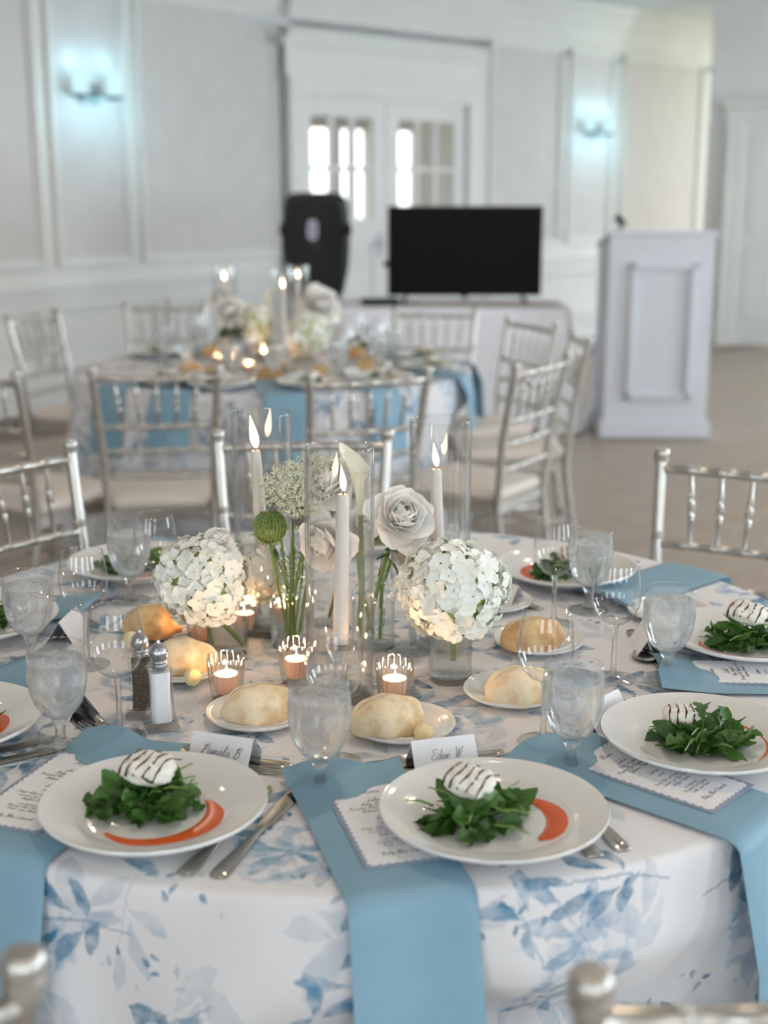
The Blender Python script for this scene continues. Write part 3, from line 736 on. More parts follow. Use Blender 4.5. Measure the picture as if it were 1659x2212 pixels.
def wine_glass(loc, label, group, s=1.0):
    t = thing('wine_glass', label, 'wine glass', loc, random.uniform(0, 6), group); t.scale = (s, s, s)
    bowl = cached('wine_bowl', lambda: MB().lathe([(.0045, .083), (.010, .085), (.020, .091), (.029, .101), (.0345, .115), (.036, .128), (.0352, .145), (.033, .160), (.0305, .176)], 40))
    rim = cached('wine_rim', lambda: MB().lathe([(.0302, .1755), (.0309, .1755), (.0311, .1765), (.0306, .1773), (.0301, .1768)], 40, close=True))
    stem = cached('wine_stem', lambda: MB().lathe([(0, .004), (.0075, .006), (.0045, .014), (.0038, .03), (.0037, .06), (.0045, .076), (.0062, .0825), (.004, .0835), (0, .084)], 16))
    foot = cached('wine_foot', lambda: MB().lathe([(.0075, .0065), (.018, .0042), (.030, .0022), (.0335, .0012), (.0332, .0002), (.0, .0001)], 40))
    bo = put('bowl', bowl, M['glass'], t); put('rim', rim, M['glass_heavy'], bo); put('stem', stem, M['stem'], t); put('foot', foot, M['glass'], t); return t
GOB = [(.006, .042), (.013, .0445), (.0225, .052), (.030, .064), (.0350, .080), (.0372, .097), (.0372, .112), (.0362, .126), (.0350, .138)]
def water_glass(loc, label, group, full=True, s=1.0):
    t = thing('water_goblet', label, 'water glass', loc, random.uniform(0, 6), group); t.scale = (s, s, s)
    bo = put('bowl', cached('gob_bowl', lambda: MB().lathe(GOB, 40)), M['goblet'], t)
    put('rim', cached('gob_rim', lambda: MB().lathe([(.0346, .1375), (.0355, .1375), (.0357, .1387), (.0351, .1395), (.0345, .139)], 40, close=True)), M['glass_heavy'], bo)
    put('stem', cached('gob_stem', lambda: MB().lathe([(0, .004), (.013, .006), (.0085, .012), (.0062, .022), (.0070, .032), (.0105, .040), (.007, .0435), (0, .044)], 18)), M['stem'], t)
    put('foot', cached('gob_foot', lambda: MB().lathe([(.013, .0065), (.022, .0048), (.031, .003), (.0345, .0016), (.0342, .0002), (0, .0001)], 40)), M['glass_heavy'], t)
    def water():
        p_ = [(0, .0455)]+[(max(.002, r-.0012), z+.0008) for r, z in GOB if z < .122]+[(.0352, .1215), (0, .1215)]
        return MB().lathe(p_, 36)
    put('water', cached('gob_water', water), M['water'], t)
    if full:
        def cube():
            mb = MB(); r = .011
            mb.grid(lambda u, v: tuple(Vector((math.copysign(abs(math.cos(2*PI*u)*math.sin(PI*v))**.45, math.cos(2*PI*u)), math.copysign(abs(math.sin(2*PI*u)*math.sin(PI*v))**.45, math.sin(2*PI*u)), math.copysign(abs(math.cos(PI*v))**.45, math.cos(PI*v))))*r), 16, 9, True); return mb
        ic = cached('ice_cube', cube)
        for k in range(4):
            a = k*2.1+random.random(); put('ice_cube', ic, M['ice'], t, (.015*math.cos(a), .015*math.sin(a), .112-.0125*(k//3)*1.5+random.uniform(-.002, .004)), (random.random()*3, random.random()*3, random.random()*3))
    return t
def bread_roll(loc, label, group, rz=0, brown=False, s=1.0):
    def crust(x, y, z):
        th = math.atan2(y, x); k = 1+.045*math.sin(3*th+2*z)*math.hypot(x, y)+.03*math.sin(10*x+3*y)+.02*math.sin(9*y+4*x+6*z); e = 1-.10*max(0, x)**2; zz = z*.033*k
        if zz < -.014: zz = -.014+(zz+.014)*.12
        g = math.exp(-((y-.26-.12*x)/.09)**2)*.0034*max(0, min(1, (z-.1)/.3))
        return Vector((x*.050*k, y*.036*k*e, zz-g+.0165))
    def body(bt):
        return MB().grid(lambda u, v: tuple(crust(math.cos(2*PI*u)*math.sin(PI*v), math.sin(2*PI*u)*math.sin(PI*v), math.cos(PI*v))), 44, 26, True)
    t = thing('bread_roll', label, 'bread roll', loc, rz, group); t.scale = (s, s, s)
    cr = put('crust', cached('roll%d' % brown, lambda: body(brown), True, 80), M['bread_brown' if brown else 'bread'], t)
    def patch():
        def fn(u, v):
            f = u*2-1; x = f*.80; y = .26+.12*x+(v-.5)*.40*math.sqrt(max(0, 1-f*f)); z = math.sqrt(max(0, 1-x*x-y*y))
            return tuple(crust(x, y, z)+Vector((x*.0004, y*.0004, .0009*(1-(2*v-1)**2)*(1-f*f)+.0002)))
        return MB().grid(fn, 22, 9)
    put('score_mark', cached('roll_score', patch), M['flour'], cr); return t
def butter_ball(loc, label, group):
    me = cached('butter', lambda: MB().grid(lambda u, v: tuple(Vector((math.cos(2*PI*u)*math.sin(PI*v), math.sin(2*PI*u)*math.sin(PI*v), math.cos(PI*v)))*(.0125*(1+.04*math.sin(9*u*PI)*math.sin(6*v)))), 18, 11, True), True, 80)
    return tag(put('butter_ball', me, M['butter'], None, (loc[0], loc[1], loc[2]+.0115)), label, 'butter', group)

# ------------------------------------------------------------------ napkins, menus, cards, cutlery
def napkin(center, R, az, off, r_in, drop, width, label, group, tip=1.0, out=.024):
    """folded cloth laid along the seat axis (azimuth az), offset sideways, hanging over the edge"""
    rad = Vector((math.cos(az), math.sin(az))); lef = Vector((rad.y, -rad.x))   # sitter's left
    path = []
    r_edge = math.sqrt(R*R-off*off)+.004
    n_top = 10
    for k in range(n_top+1): 
        q = k/n_top; r = r_in+(r_edge-.014-r_in)*q; path.append((r, TZ+.0045+tip*.010*math.exp(-(q/.13)**2)*1.0, 0))
    for k in range(1, 5): a = k/4*PI/2; path.append((r_edge-.014+.022*math.sin(a), TZ+.0045-.018*(1-math.cos(a)), 0))
    for k in range(1, 13): q = k/12; path.append((r_edge+.008+out*min(1, q*4)+.028*q*drop/.5, TZ-.0135-drop*q, q))
    n = len(path); NU = 13; prof = []
    vs_, fs = [], []
    hw, th = width/2, .0032
    for k, (r, z, q) in enumerate(path):
        k1, k0 = min(k+1, n-1), max(k-1, 0); tr, tz = path[k1][0]-path[k0][0], path[k1][1]-path[k0][1]; l_ = math.hypot(tr, tz); nr, nz = -tz/l_, tr/l_
        flare = 1+.10*tip*math.exp(-(k/1.6)**2)
        for i in range(2*NU):
            top = i < NU; f = (i/(NU-1) if top else (2*NU-1-i)/(NU-1))*2-1
            e = math.sqrt(max(0, 1-abs(f)**6)); dn = th*e*(1 if top else -1)
            wav = tip*.007*math.sin(f*2.6+1.0)*math.exp(-(k/2.2)**2) + .006*math.sin(f*3.3+q*2)*q
            lat = off+f*hw*flare*(1+.05*q)
            rr, zz = r+nr*(dn+max(0, wav))-(.02*tip*f*f*math.exp(-(k/1.2)**2)), z+nz*(dn+max(0, wav))
            rr -= tip*.012*math.sin(f*3+.6)*math.exp(-(k/1.2)**2)
            p_ = Vector(center)+rad*rr+lef*lat; vs_.append((p_.x, p_.y, zz))
    m_ = 2*NU
    for k in range(n-1):
        for i in range(m_): fs.append((k*m_+i, k*m_+(i+1) % m_, (k+1)*m_+(i+1) % m_, (k+1)*m_+i))
    fs.append(tuple(range(m_))); fs.append(tuple((n-1)*m_+i for i in range(m_-1, -1, -1)))
    me = MB().add(vs_, fs).mesh('napkin', True, 70)
    o = put('napkin', me, M['napkin']); return tag(o, label, 'napkin', group)

GL = {  # hand-drawn joined letters: strokes in units of letter height
 'a': (.52, [(.40,.40),(.24,.48),(.07,.28),(.12,.04),(.28,.06),(.40,.40),(.40,.10),(.52,.06)]), 'b': (.46, [(0,.1),(.16,.7),(.2,.98),(.1,.9),(.08,.2),(.2,0),(.36,.18),(.26,.4),(.46,.34)]),
 'c': (.42, [(.34,.38),(.2,.48),(.06,.25),(.16,.02),(.42,.1)]), 'd': (.54, [(.40,.40),(.24,.48),(.07,.28),(.12,.04),(.28,.06),(.42,.5),(.46,1.0),(.42,.10),(.54,.06)]),
 'e': (.42, [(0,.08),(.22,.22),(.32,.38),(.2,.48),(.09,.3),(.14,.03),(.42,.1)]), 'g': (.48, [(.38,.4),(.22,.48),(.07,.28),(.2,.06),(.38,.4),(.36,-.25),(.18,-.42),(.1,-.25),(.48,.08)]),
 'h': (.5, [(0,.08),(.18,.7),(.2,1),(.1,.9),(.1,0),(.2,.38),(.32,.46),(.36,.1),(.5,.06)]), 'i': (.26, [(0,.06),(.12,.46),(.12,.08),(.26,.06)]), 'k': (.46, [(0,.08),(.18,.8),(.14,1),(.1,0),(.3,.45),(.16,.25),(.46,.06)]),
 'l': (.3, [(0,.06),(.18,.6),(.22,.95),(.12,.98),(.1,.2),(.16,.02),(.3,.08)]), 'm': (.72, [(0,.04),(.1,.44),(.1,.02),(.2,.4),(.3,.44),(.33,.04),(.42,.4),(.53,.44),(.57,.1),(.72,.06)]),
 'n': (.5, [(0,.04),(.1,.44),(.1,.02),(.2,.38),(.32,.45),(.36,.1),(.5,.06)]), 'o': (.46, [(.28,.46),(.08,.3),(.16,.02),(.36,.2),(.28,.46),(.46,.4)]), 'p': (.46, [(0,.06),(.12,.46),(.04,-.42),(.14,.36),(.32,.42),(.3,.08),(.14,.06),(.46,.08)]),
 'r': (.4, [(0,.06),(.12,.5),(.2,.4),(.3,.44),(.26,.1),(.4,.06)]), 's': (.36, [(0,.06),(.2,.48),(.28,.2),(.14,.02),(.06,.1),(.36,.08)]), 't': (.32, [(0,.08),(.16,.86),(.12,.1),(.2,.02),(.32,.08)]),
 'u': (.5, [(0,.06),(.08,.44),(.1,.08),(.24,.04),(.36,.44),(.36,.08),(.5,.06)]), 'v': (.42, [(0,.1),(.06,.44),(.16,.02),(.32,.42),(.42,.38)]), 'w': (.6, [(0,.1),(.06,.44),(.16,.02),(.28,.4),(.38,.02),(.5,.42),(.6,.38)]),
 'y': (.5, [(0,.08),(.08,.44),(.14,.1),(.36,.44),(.3,-.3),(.14,-.4),(.1,-.2),(.5,.08)]), 'z': (.4, [(0,.1),(.1,.44),(.3,.42),(.06,.04),(.22,.0),(.4,.08)]), 'f': (.36, [(0,.06),(.2,.9),(.12,.98),(.1,-.3),(.2,-.35),(.14,.06),(.36,.1)]), 'q': (.5, [(.38,.4),(.2,.48),(.07,.25),(.2,.04),(.38,.4),(.36,-.4),(.5,.06)]),
 'P': (.62, [(.05,.75),(.3,1.0),(.2,.5),(.08,-.12),(.02,0),(.28,.7),(.45,1.02),(.62,.9),(.56,.62),(.3,.46)]), 'B': (.62, [(.05,.7),(.26,1.0),(.16,.4),(.08,-.06),(.24,.6),(.42,1.02),(.6,.86),(.5,.6),(.3,.52),(.56,.45),(.6,.16),(.4,-.06),(.14,-.02),(.3,-.12)]),
 'E': (.54, [(.5,.9),(.3,1.02),(.1,.82),(.3,.58),(.02,.3),(.14,0),(.36,.02),(.54,.2)]), 'W': (.8, [(0,.85),(.12,1.0),(.14,.5),(.2,.02),(.38,.7),(.42,.9),(.4,.4),(.46,.02),(.66,.6),(.74,1.02),(.8,.9)]),
 'M': (.9, [(0,.1),(.1,0),(.28,.9),(.34,1.0),(.36,.4),(.4,.05),(.62,.9),(.66,1.0),(.66,.4),(.74,.05),(.9,.08)]), 'S': (.6, [(.55,.85),(.38,1.0),(.22,.8),(.4,.5),(.36,.12),(.12,.0),(.04,.16),(.6,.1)]), 'A': (.7, [(0,.02),(.2,.3),(.44,1.02),(.46,.5),(.46,.05),(.3,.36),(.16,.32),(.7,.08)]),
 'R': (.68, [(.05,.7),(.24,1.0),(.14,.3),(.08,-.06),(.24,.6),(.44,1.02),(.6,.84),(.44,.56),(.3,.5),(.48,.1),(.68,.06)]), 'C': (.6, [(.55,.82),(.4,1.0),(.12,.7),(.1,.2),(.3,.0),(.6,.12)]), 'D': (.66, [(.1,.8),(.26,1.0),(.16,.1),(.06,.04),(.3,-.02),(.58,.3),(.5,.85),(.2,1.0),(.08,.8)]), 'F': (.6, [(.02,.85),(.2,1.0),(.6,1.0),(.4,.95),(.28,.2),(.1,.0),(.2,.5),(.5,.52)]), '.': (.2, [(.05,.0),(.08,.03)])}
def smooth(pts, k=4):
    out_ = []
    n = len(pts)
    for i in range(n-1):
        p0, p1, p2, p3 = pts[max(i-1, 0)], pts[i], pts[i+1], pts[min(i+2, n-1)]
        for j in range(k):
            t = j/k; out_.append(tuple(.5*(2*p1[a]+(p2[a]-p0[a])*t+(2*p0[a]-5*p1[a]+4*p2[a]-p3[a])*t*t+(3*p1[a]-p0[a]-3*p2[a]+p3[a])*t**3) for a in (0, 1)))
    out_.append(pts[-1]); return out_
def text_width(s): return sum(GL[c][0] if c in GL else .4 for c in s)
def script_text(mb, s, cx, y, h, w, slant=.28, sub=4):
    """joined handwriting as thin raised ink ribbons, centred on cx, baseline y"""
    x = cx-text_width(s)*h/2
    for c in s:
        if c == ' ' or c not in GL: x += .4*h; continue
        adv, pts = GL[c]
        q = smooth(pts, sub); q = [(x+(a+slant*b)*h, y+b*h) for a, b in q]
        n = len(q); vs_ = []
        for k in range(n):
            dx, dy = q[min(k+1, n-1)][0]-q[max(k-1, 0)][0], q[min(k+1, n-1)][1]-q[max(k-1, 0)][1]; l_ = math.hypot(dx, dy) or 1e-6
            nx, ny = -dy/l_*w/2, dx/l_*w/2; vs_ += [(q[k][0]+nx, q[k][1]+ny, 0), (q[k][0]-nx, q[k][1]-ny, 0)]
        mb.add(vs_, [(2*k, 2*k+1, 2*k+3, 2*k+2) for k in range(n-1)]); x += adv*h
    return mb
def menu_card(loc, az, label, group):
    """local: +y is the top of the menu"""
    t = thing('menu_card', label, 'menu card', loc, az+PI/2, group)
    W, H = .100, .200
    put('backing', cached('menu_back', lambda: MB().box((0, 0, .0005), (W, H, .001)), False), M['backing'], t)
    def scal():
        pts = []; w, h = W/2-.0075, H/2-.0075; nx, ny = 9, 18
        def side(x0, y0, x1, y1, n, ox, oy):
            for i in range(n):
                for k in range(5):
                    q = (i+k/5)/n; b = math.sin(PI*k/5)*.0030; pts.append((x0+(x1-x0)*q+ox*b, y0+(y1-y0)*q+oy*b))
        side(-w, -h, w, -h, nx, 0, -1); side(w, -h, w, h, ny, 1, 0); side(w, h, -w, h, nx, 0, 1); side(-w, h, -w, -h, ny, -1, 0)
        return MB().prism(pts, .001, .0014)
    sh = put('scalloped_sheet', cached('menu_sheet', scal, False), M['card'], t)
    def words():
        mb = MB(); 
        for (s, y, h, w) in (('Menu', .070, .0095, .0007), ('Salad', .049, .0075, .0007), ('Baby Arugula', .040, .0062, .0005), ('Roasted Red Pepper Coulis', .0315, .0060, .0005), ('Balsamic Drizzle', .023, .0062, .0005), ('Entree', .004, .0075, .0007), ('served', -.006, .0055, .0004),
                             ('Petite Filet and Demi Sauce', -.018, .0055, .0004), ('Seared Sea Bass Citrus', -.0255, .0055, .0004), ('Stuffed Peppers', -.033, .0055, .0004), ('accompanied', -.045, .0052, .0004), ('Roasted Red Potatoes', -.052, .0052, .0004), ('Fresh Green Beans', -.059, .0052, .0004), ('Baby Blue Cannoli', -.077, .0066, .0006)):
            script_text(mb, s, 0, y, h, w, sub=3)
        return mb
    put('lettering', cached('menu_words', words, False), M['ink'], sh, (0, 0, .00155)); return t
def place_card(loc, rz, name_, label, group, w=.082, h=.042):
    """tent card; face looks along local -y"""
    t = thing('place_card', label, 'place card', loc, rz, group); an = math.radians(58); dy = h*math.cos(an); dz = h*math.sin(an); k = .0004
    def tent():
        mb = MB()
        for s_ in (-1, 1):
            a, b = Vector((0, s_*dy, 0)), Vector((0, 0, dz)); nn = Vector((0, s_*math.sin(an), math.cos(an)))*k
            q = [a, b, b+nn, a+nn]; mb.add([(x, p.y, p.z) for x in (-w/2, w/2) for p in q], [(0,1,2,3), (7,6,5,4), (0,4,5,1), (1,5,6,2), (2,6,7,3), (3,7,4,0)])
        return mb
    fc = put('folded_card', cached('tent%.3f' % w, tent, False), M['card'], t)
    if name_:
        mb = script_text(MB(), name_, 0, 0, .0125, .00055)
        put('lettering', mb.mesh('lettering', False), M['ink'], fc, (0.002, -dy*.62-.0012, dz*.38+.0006), (an, 0, 0))
    return t
def loft(mb, secs, n=10):
    """sections (x, half width, half thickness, z)"""
    vs_ = []; fs = []
    for (x, w, h, z) in secs:
        for i in range(n): a = 2*PI*i/n; vs_.append((x, w*math.cos(a), z+h*math.sin(a)))
    for k in range(len(secs)-1):
        for i in range(n): fs.append((k*n+i, k*n+(i+1) % n, (k+1)*n+(i+1) % n, (k+1)*n+i))
    fs.append(tuple(range(n))); fs.append(tuple((len(secs)-1)*n+i for i in range(n-1, -1, -1))); return mb.add(vs_, fs)
def cutlery(kind, loc, ang, label, group, s=1.0):
    """local +x runs from the handle end (x=0) to the working end"""
    t = thing(kind, label, kind.replace('dessert_', '').replace('dinner_', ''), loc, ang, group); t.scale = (s, s, s)
    H = lambda: loft(MB(), [(0, .003, .001, .0025), (.002, .0095, .002, .0025), (.015, .0105, .0024, .0026), (.06, .0072, .0022, .003), (.095, .0046, .002, .0034), (.115, .0042, .002, .0034)])
    put('handle', cached('cut_handle', H), M['steel'], t)
    if 'knife' in kind: put('blade', cached('cut_blade', lambda: loft(MB(), [(.112, .0042, .002, .0034), (.122, .0085, .0014, .003), (.16, .0098, .0010, .0025), (.195, .0098, .0008, .002), (.212, .0075, .0006, .002), (.222, .002, .0004, .002)])), M['steel'], t)
    elif 'spoon' in kind:
        def bowl():
            mb = MB()
            mb.grid(lambda u, v: ((.140+.030*math.cos(2*PI*u)*v*(1.08 if math.cos(2*PI*u) < 0 else .95)), .0195*math.sin(2*PI*u)*v, .0062-.0052*(1-v*v)), 24, 6, True)
            return mb
        put('bowl', cached('cut_bowl', bowl), M['steel'], t)
    else:
        def head():
            mb = loft(MB(), [(.112, .0042, .002, .0034), (.125, .0075, .0013, .0032), (.138, .0118, .0011, .0022), (.150, .0125, .0010, .0016)])
            for k in range(4): y = (k-1.5)*.0066; mb.tube([(.146, y, .0018), (.165, y*1.02, .0022), (.185, y, .0045), (.198, y*.96, .0075)], [(.0021, .0011), (.0019, .0010), (.0016, .0009), (.0008, .0006)], 6)
            return mb
        put('tines', cached('cut_tines', head), M['steel'], t)
    return t

# ------------------------------------------------------------------ salad
def leaf_mesh(seed):
    rnd = random.Random(seed); L = rnd.uniform(.040, .060); mb = MB(); vs_ = []; n = 11
    hw = [.0011, .0011, .0012, .0022, .007, .0045, .0105, .0068, .0125, .0095, .0015] if seed % 2 else [.0011, .0012, .0014, .005, .0085, .0105, .0115, .0112, .0095, .0062, .0012]
    c1 = rnd.uniform(-9, 5); tw = rnd.uniform(-.6, .6); cup = rnd.uniform(.1, .6)
    for k in range(n):
        q = k/(n-1); x = L*(q*(1-.08*q*abs(c1)/9)); z = c1*(x*x)+.003*math.sin(5*q+seed); a = tw*q
        for s_ in (-1, 0, 1):
            y = s_*hw[k]*(1+.12*rnd.uniform(-1, 1)); dz = abs(y)*cup+ (.0012*rnd.uniform(-1, 1) if s_ else -.0006)
            vs_.append((x+ (rnd.uniform(-.0012, .0012) if s_ else 0), y*math.cos(a)-dz*math.sin(a), z+dz*math.cos(a)+y*math.sin(a)))
    return mb.add(vs_, [(k*3+i, k*3+i+1, k*3+i+4, k*3+i+3) for k in range(n-1) for i in (0, 1)])
def salad(loc, label, group, seed, n=60, rx=.058, ry=.045, rz=0, h=.031):
    rnd = random.Random(seed); t = thing('arugula_salad', label, 'salad', loc, rz, group)
    for k in range(n):
        r = math.sqrt(rnd.random())*.98; a = rnd.uniform(0, 2*PI); x, y = r*rx*math.cos(a), r*ry*math.sin(a)
        z = .004+h*(1-r*r)*rnd.random()**.7
        yaw = a+rnd.uniform(-1.3, 1.3) if rnd.random() < .6 else rnd.uniform(0, 6.28)
        me = cached('arugula_leaf%d' % (k % 8), lambda kk=k: leaf_mesh(kk % 8+1))
        s_ = rnd.uniform(.64, 1.06)
        put('leaf', me, M['leaf'], t, (x-.5*.048*s_*math.cos(yaw), y-.5*.048*s_*math.sin(yaw), z), (rnd.uniform(-.9, .9), rnd.uniform(-.28, .22), yaw), s_)
    for k in range(max(2, n//9)):
        a = rnd.uniform(0, 6.28); r = rnd.uniform(.2, .9); p0 = Vector((r*rx*math.cos(a), r*ry*math.sin(a), .008+h*.6*(1-r*r))); d = Vector((math.cos(a+rnd.uniform(-1, 1)), math.sin(a+rnd.uniform(-1, 1)), rnd.uniform(-.1, .35)))
        put('stalk', MB().tube([p0, p0+d*.016+Vector((0, 0, .003)), p0+d*.034], [.0016, .0013, .0008], 6), M['leafstem'], t)
    return t
def goat_cheese(loc, label, group, rz=0, s=1.0, tilt=(0, 0)):
    t = thing('goat_cheese', label, 'cheese', loc, 0, group, rot=(tilt[0], tilt[1], rz)); t.scale = (s, s, s)
    def lump():
        def fn(u, v):
            th, ph = 2*PI*u, PI*v; d = Vector((math.copysign(abs(math.cos(th))**.75, math.cos(th))*math.sin(ph)**.7, math.copysign(abs(math.sin(th))**.75, math.sin(th))*math.sin(ph)**.7, math.copysign(abs(math.cos(ph))**.8, math.cos(ph))))
            k = 1+.035*math.sin(5*th+6*d.z)+.03*math.sin(9*d.x+4*d.y)+.04*math.sin(13*d.y-7*d.z)
            return (d.x*.030*k, d.y*.022*k, d.z*.0125*k+.0125)
        return MB().grid(fn, 36, 18, True)
    cr = put('cheese_round', cached('cheese', lump, True, 80), M['cheese'], t)
    def driz():
        mb = MB()
        for k in range(5):
            x0 = -.022+.011*k; pts = []
            for j in range(9):
                q = j/8*2-1; x = x0+.004*q+.0015*math.sin(4*q+k); y = q*.0222; e = max(0, 1-(abs(y)/.0235)**2.2-(abs(x)/.034)**3); pts.append((x, y, .0125+.0126*e**.45+.0004))
            mb.tube(pts, [(.0011+.0005*math.sin(j*2+k), .0007) for j in range(9)], 6)
        return mb
    put('balsamic_drizzle', cached('drizzle', driz), M['balsamic'], cr); return t
def sauce(center, r, a0, a1, w, label, group, z, rz=0):
    """crescent swoosh of sauce on the plate"""
    n = 26; mb = MB(); vs_ = []; m_ = 8
    for k in range(n):
        q = k/(n-1); a = a0+(a1-a0)*q; hw = w*math.sin(PI*min(1, q*.93+.05))**.8*(.45+.65*q)*.9+.0006; rr = r+.006*math.sin(3*q)
        for i in range(m_): 
            f = i/(m_-1)*2-1; vs_.append((math.cos(a)*(rr+f*hw), math.sin(a)*(rr+f*hw), .0002+.0022*(1-f**4)*(.4+.6*math.sin(PI*q))))
    mb.add(vs_, [(k*m_+i, k*m_+i+1, (k+1)*m_+i+1, (k+1)*m_+i) for k in range(n-1) for i in range(m_-1)])
    return tag(put('pepper_sauce', mb, M['sauce'], None, (center[0], center[1], z), (0, 0, rz)), label, 'sauce', group)

# ------------------------------------------------------------------ candles
FL = []
def flame(parent, loc, s=1.0, lean=.0, power=.5):
    prof = [(0, -.0006), (.0022, .001), (.0042, .006), (.0048, .011), (.0042, .017), (.0028, .024), (.0013, .031), (0, .037)]
    me = cached('flame', lambda: MB().lathe(prof, 12))
    put('flame', me, M['flame'], parent, loc, (0, lean, 0), s)
    d = bpy.data.lights.new('candle_light', 'POINT'); d.energy = power; d.color = (1.0, .58, .27); d.shadow_soft_size = .0035
    o = bpy.data.objects.new('candle_light', d); COL.objects.link(o); o.parent = parent; o.location = (loc[0], loc[1], loc[2]+.013*s)
def hurricane(loc, label, clabel, group, cgroup, R=.0475, H=.355, ctop=.29, lean=(0., 0.), fs=1.0, base=.082):
    t = thing('glass_cylinder', label, 'candle holder', loc, 0, group)
    cw = put('wall', cached('cyl_wall%.3f' % H, lambda: MB().lathe([(R, .002), (R, H)], 64)), M['glass_heavy'], t)
    put('inner_wall', cached('cyl_inner%.3f' % H, lambda: MB().lathe([(R-.0028, .006), (R-.0028, H)], 64)), M['glass'], t)
    put('rim', cached('cyl_rim%.3f' % H, lambda: MB().lathe([(R, H-.001), (R+.0004, H+.0006), (R-.0008, H+.0020), (R-.002, H+.0020), (R-.0032, H+.0006), (R-.0028, H-.001)], 64)), M['glass_heavy'], cw)
    put('base', cached('cyl_base', lambda: MB().lathe([(0, .0), (R-.003, 0), (R, .002), (R, .004), (R-.003, .006), (0, .006)], 48)), M['glass_heavy'], t)
    put('taper_holder', cached('taper_holder', lambda: MB().lathe([(0, .006), (.030, .006), (.031, .009), (.022, .014), (.010, .020), (.0085, .030), (.012, .040), (.010, .048), (.014, .056), (.019, .066), (.021, .078), (.0185, .080), (.0135, .070), (0, .066)], 24)), M['stem'], t)
    c = thing('taper_candle', clabel, 'candle', (loc[0], loc[1], loc[2]+.068), 0, cgroup, rot=(lean[1], lean[0], 0))
    L = ctop-.068
    wx_ = put('wax', cached('taper%.3f' % ctop, lambda: MB().lathe([(0, 0), (.0108, 0), (.0110, .03), (.0100, L*.6), (.0084, L*.95), (.0078, L-.003), (.0066, L), (.004, L-.001), (0, L-.002)], 24)), M['wax'], c)
    put('wick', cached('wick', lambda: MB().tube([(0, 0, -.002), (.0005, 0, .004), (.002, 0, .0085)], .0007, 6)), M['wick'], wx_, (0, 0, L))
    flame(wx_, (.0015, 0, L+.0045), fs, -.12, 1.3)
    return t
def votive(loc, label, clabel, group, cgroup, s=1.0, lit=True):
    t = thing('votive_holder', label, 'candle holder', loc, random.random(), group); t.scale = (s, s, s)
    rib = lambda a, z: 1+.055*(math.cos(18*a)) * (1 if .006 < z < .058 else 0)
    put('ribbed_cup', cached('votive_out', lambda: MB().lathe([(0, 0), (.019, 0), (.0205, .003), (.0215, .012), (.0235, .03), (.0255, .048), (.0270, .060), (.0262, .063), (.0245, .062)], 160, rad=rib)), M['ribbed'], t)
    put('inner_cup', cached('votive_in', lambda: MB().lathe([(0, .010), (.016, .010), (.0185, .013), (.0205, .03), (.0225, .048), (.0245, .062)], 40)), M['glass'], t)
    c = thing('votive_candle', clabel, 'candle', (loc[0], loc[1], loc[2]+.0102*s), 0, cgroup); c.scale = (s, s, s)
    wx_ = put('wax', cached('votive_wax', lambda: MB().lathe([(0, 0), (.0152, 0), (.0172, .014), (.0178, .024), (.0168, .0265), (.008, .0255), (0, .025)], 28)), M['votive_wax'], c)
    put('wick', CACHE['wick'] if 'wick' in CACHE else cached('wick', lambda: MB().tube([(0, 0, -.002), (.0005, 0, .004), (.002, 0, .0085)], .0007, 6)), M['wick'], wx_, (0, 0, .0255), (0, 0, 0), .6)
    flame(wx_, (.001, 0, .0285), .32, 0, .42)
    return t

# ------------------------------------------------------------------ flowers
def floret_mesh(seed):
    rnd = random.Random(seed); mb = MB()
    for k in range(4):
        a = k*PI/2+rnd.uniform(-.2, .2); s_ = rnd.uniform(.9, 1.12); up = rnd.uniform(.1, .5); R = .0135*s_; W = .0088*s_; tl = rnd.uniform(-.25, .25)
        def fn(u, v):
            x = .0012+R*v; w = W*math.sin(PI*min(1, .18+.80*v))**.6 if v < 1 else W*.42; y = (u*2-1)*w
            z = up*R*(v**1.2)*.8-.35*R*v**3+.22*R*(u*2-1)**2*v+tl*y
            return (x*math.cos(a)-y*math.sin(a), x*math.sin(a)+y*math.cos(a), z)
        mb.grid(fn, 4, 4)
    return mb
def hydrangea(center, R, n, label, group, seed, stem_to=None, squash=.93, extra_stems=()):
    rnd = random.Random(seed); t = thing('hydrangea_bloom', label, 'flower', center, 0, group)
    put('heart', MB().sphere((0, 0, 0), (R*.80, R*.80, R*.80*squash), 20, 12), M['floret_eye'], t)
    for k in range(n):
        z = 1-2*(k+.5)/n; r = math.sqrt(1-z*z); a = k*2.399963+rnd.uniform(-.25, .25)
        d = Vector((r*math.cos(a), r*math.sin(a), z+rnd.uniform(-.05, .05))).normalized()
        lump = 1+.055*math.sin(4*a+seed)*r+.05*math.sin(5*z+2*a)
        rr = R*lump*rnd.uniform(.86, 1.0)
        dd = (d+Vector((rnd.uniform(-.5, .5), rnd.uniform(-.5, .5), rnd.uniform(-.4, .5)))*.75).normalized()
        q = dd.to_track_quat('Z', 'Y') @ Quaternion((0, 0, 1), rnd.uniform(0, 6.28))
        s_ = rnd.uniform(.80, 1.15)
        Mx = Matrix.Translation((d.x*rr, d.y*rr, d.z*rr*squash)) @ q.to_matrix().to_4x4() @ Matrix.Scale(s_, 4)
        put('floret', cached('floret%d' % (k % 7), lambda kk=k: floret_mesh(kk % 7)), M['petal'], t, M=Mx)
    if stem_to: 
        b = Vector(stem_to)-Vector(center)
        put('stem', MB().tube([(0, 0, 0), (b.x*.3, b.y*.3, b.z*.45), tuple(b)], [.0045, .004, .0036], 8), M['stemgreen'], t)
    for e in extra_stems:
        b = Vector(e)-Vector(center); put('stem', MB().tube([(0, 0, -R*.5), (b.x*.35, b.y*.4, b.z*.55), tuple(b)], [.004, .0042, .0038], 8), M['stemgreen'], t)
    return t
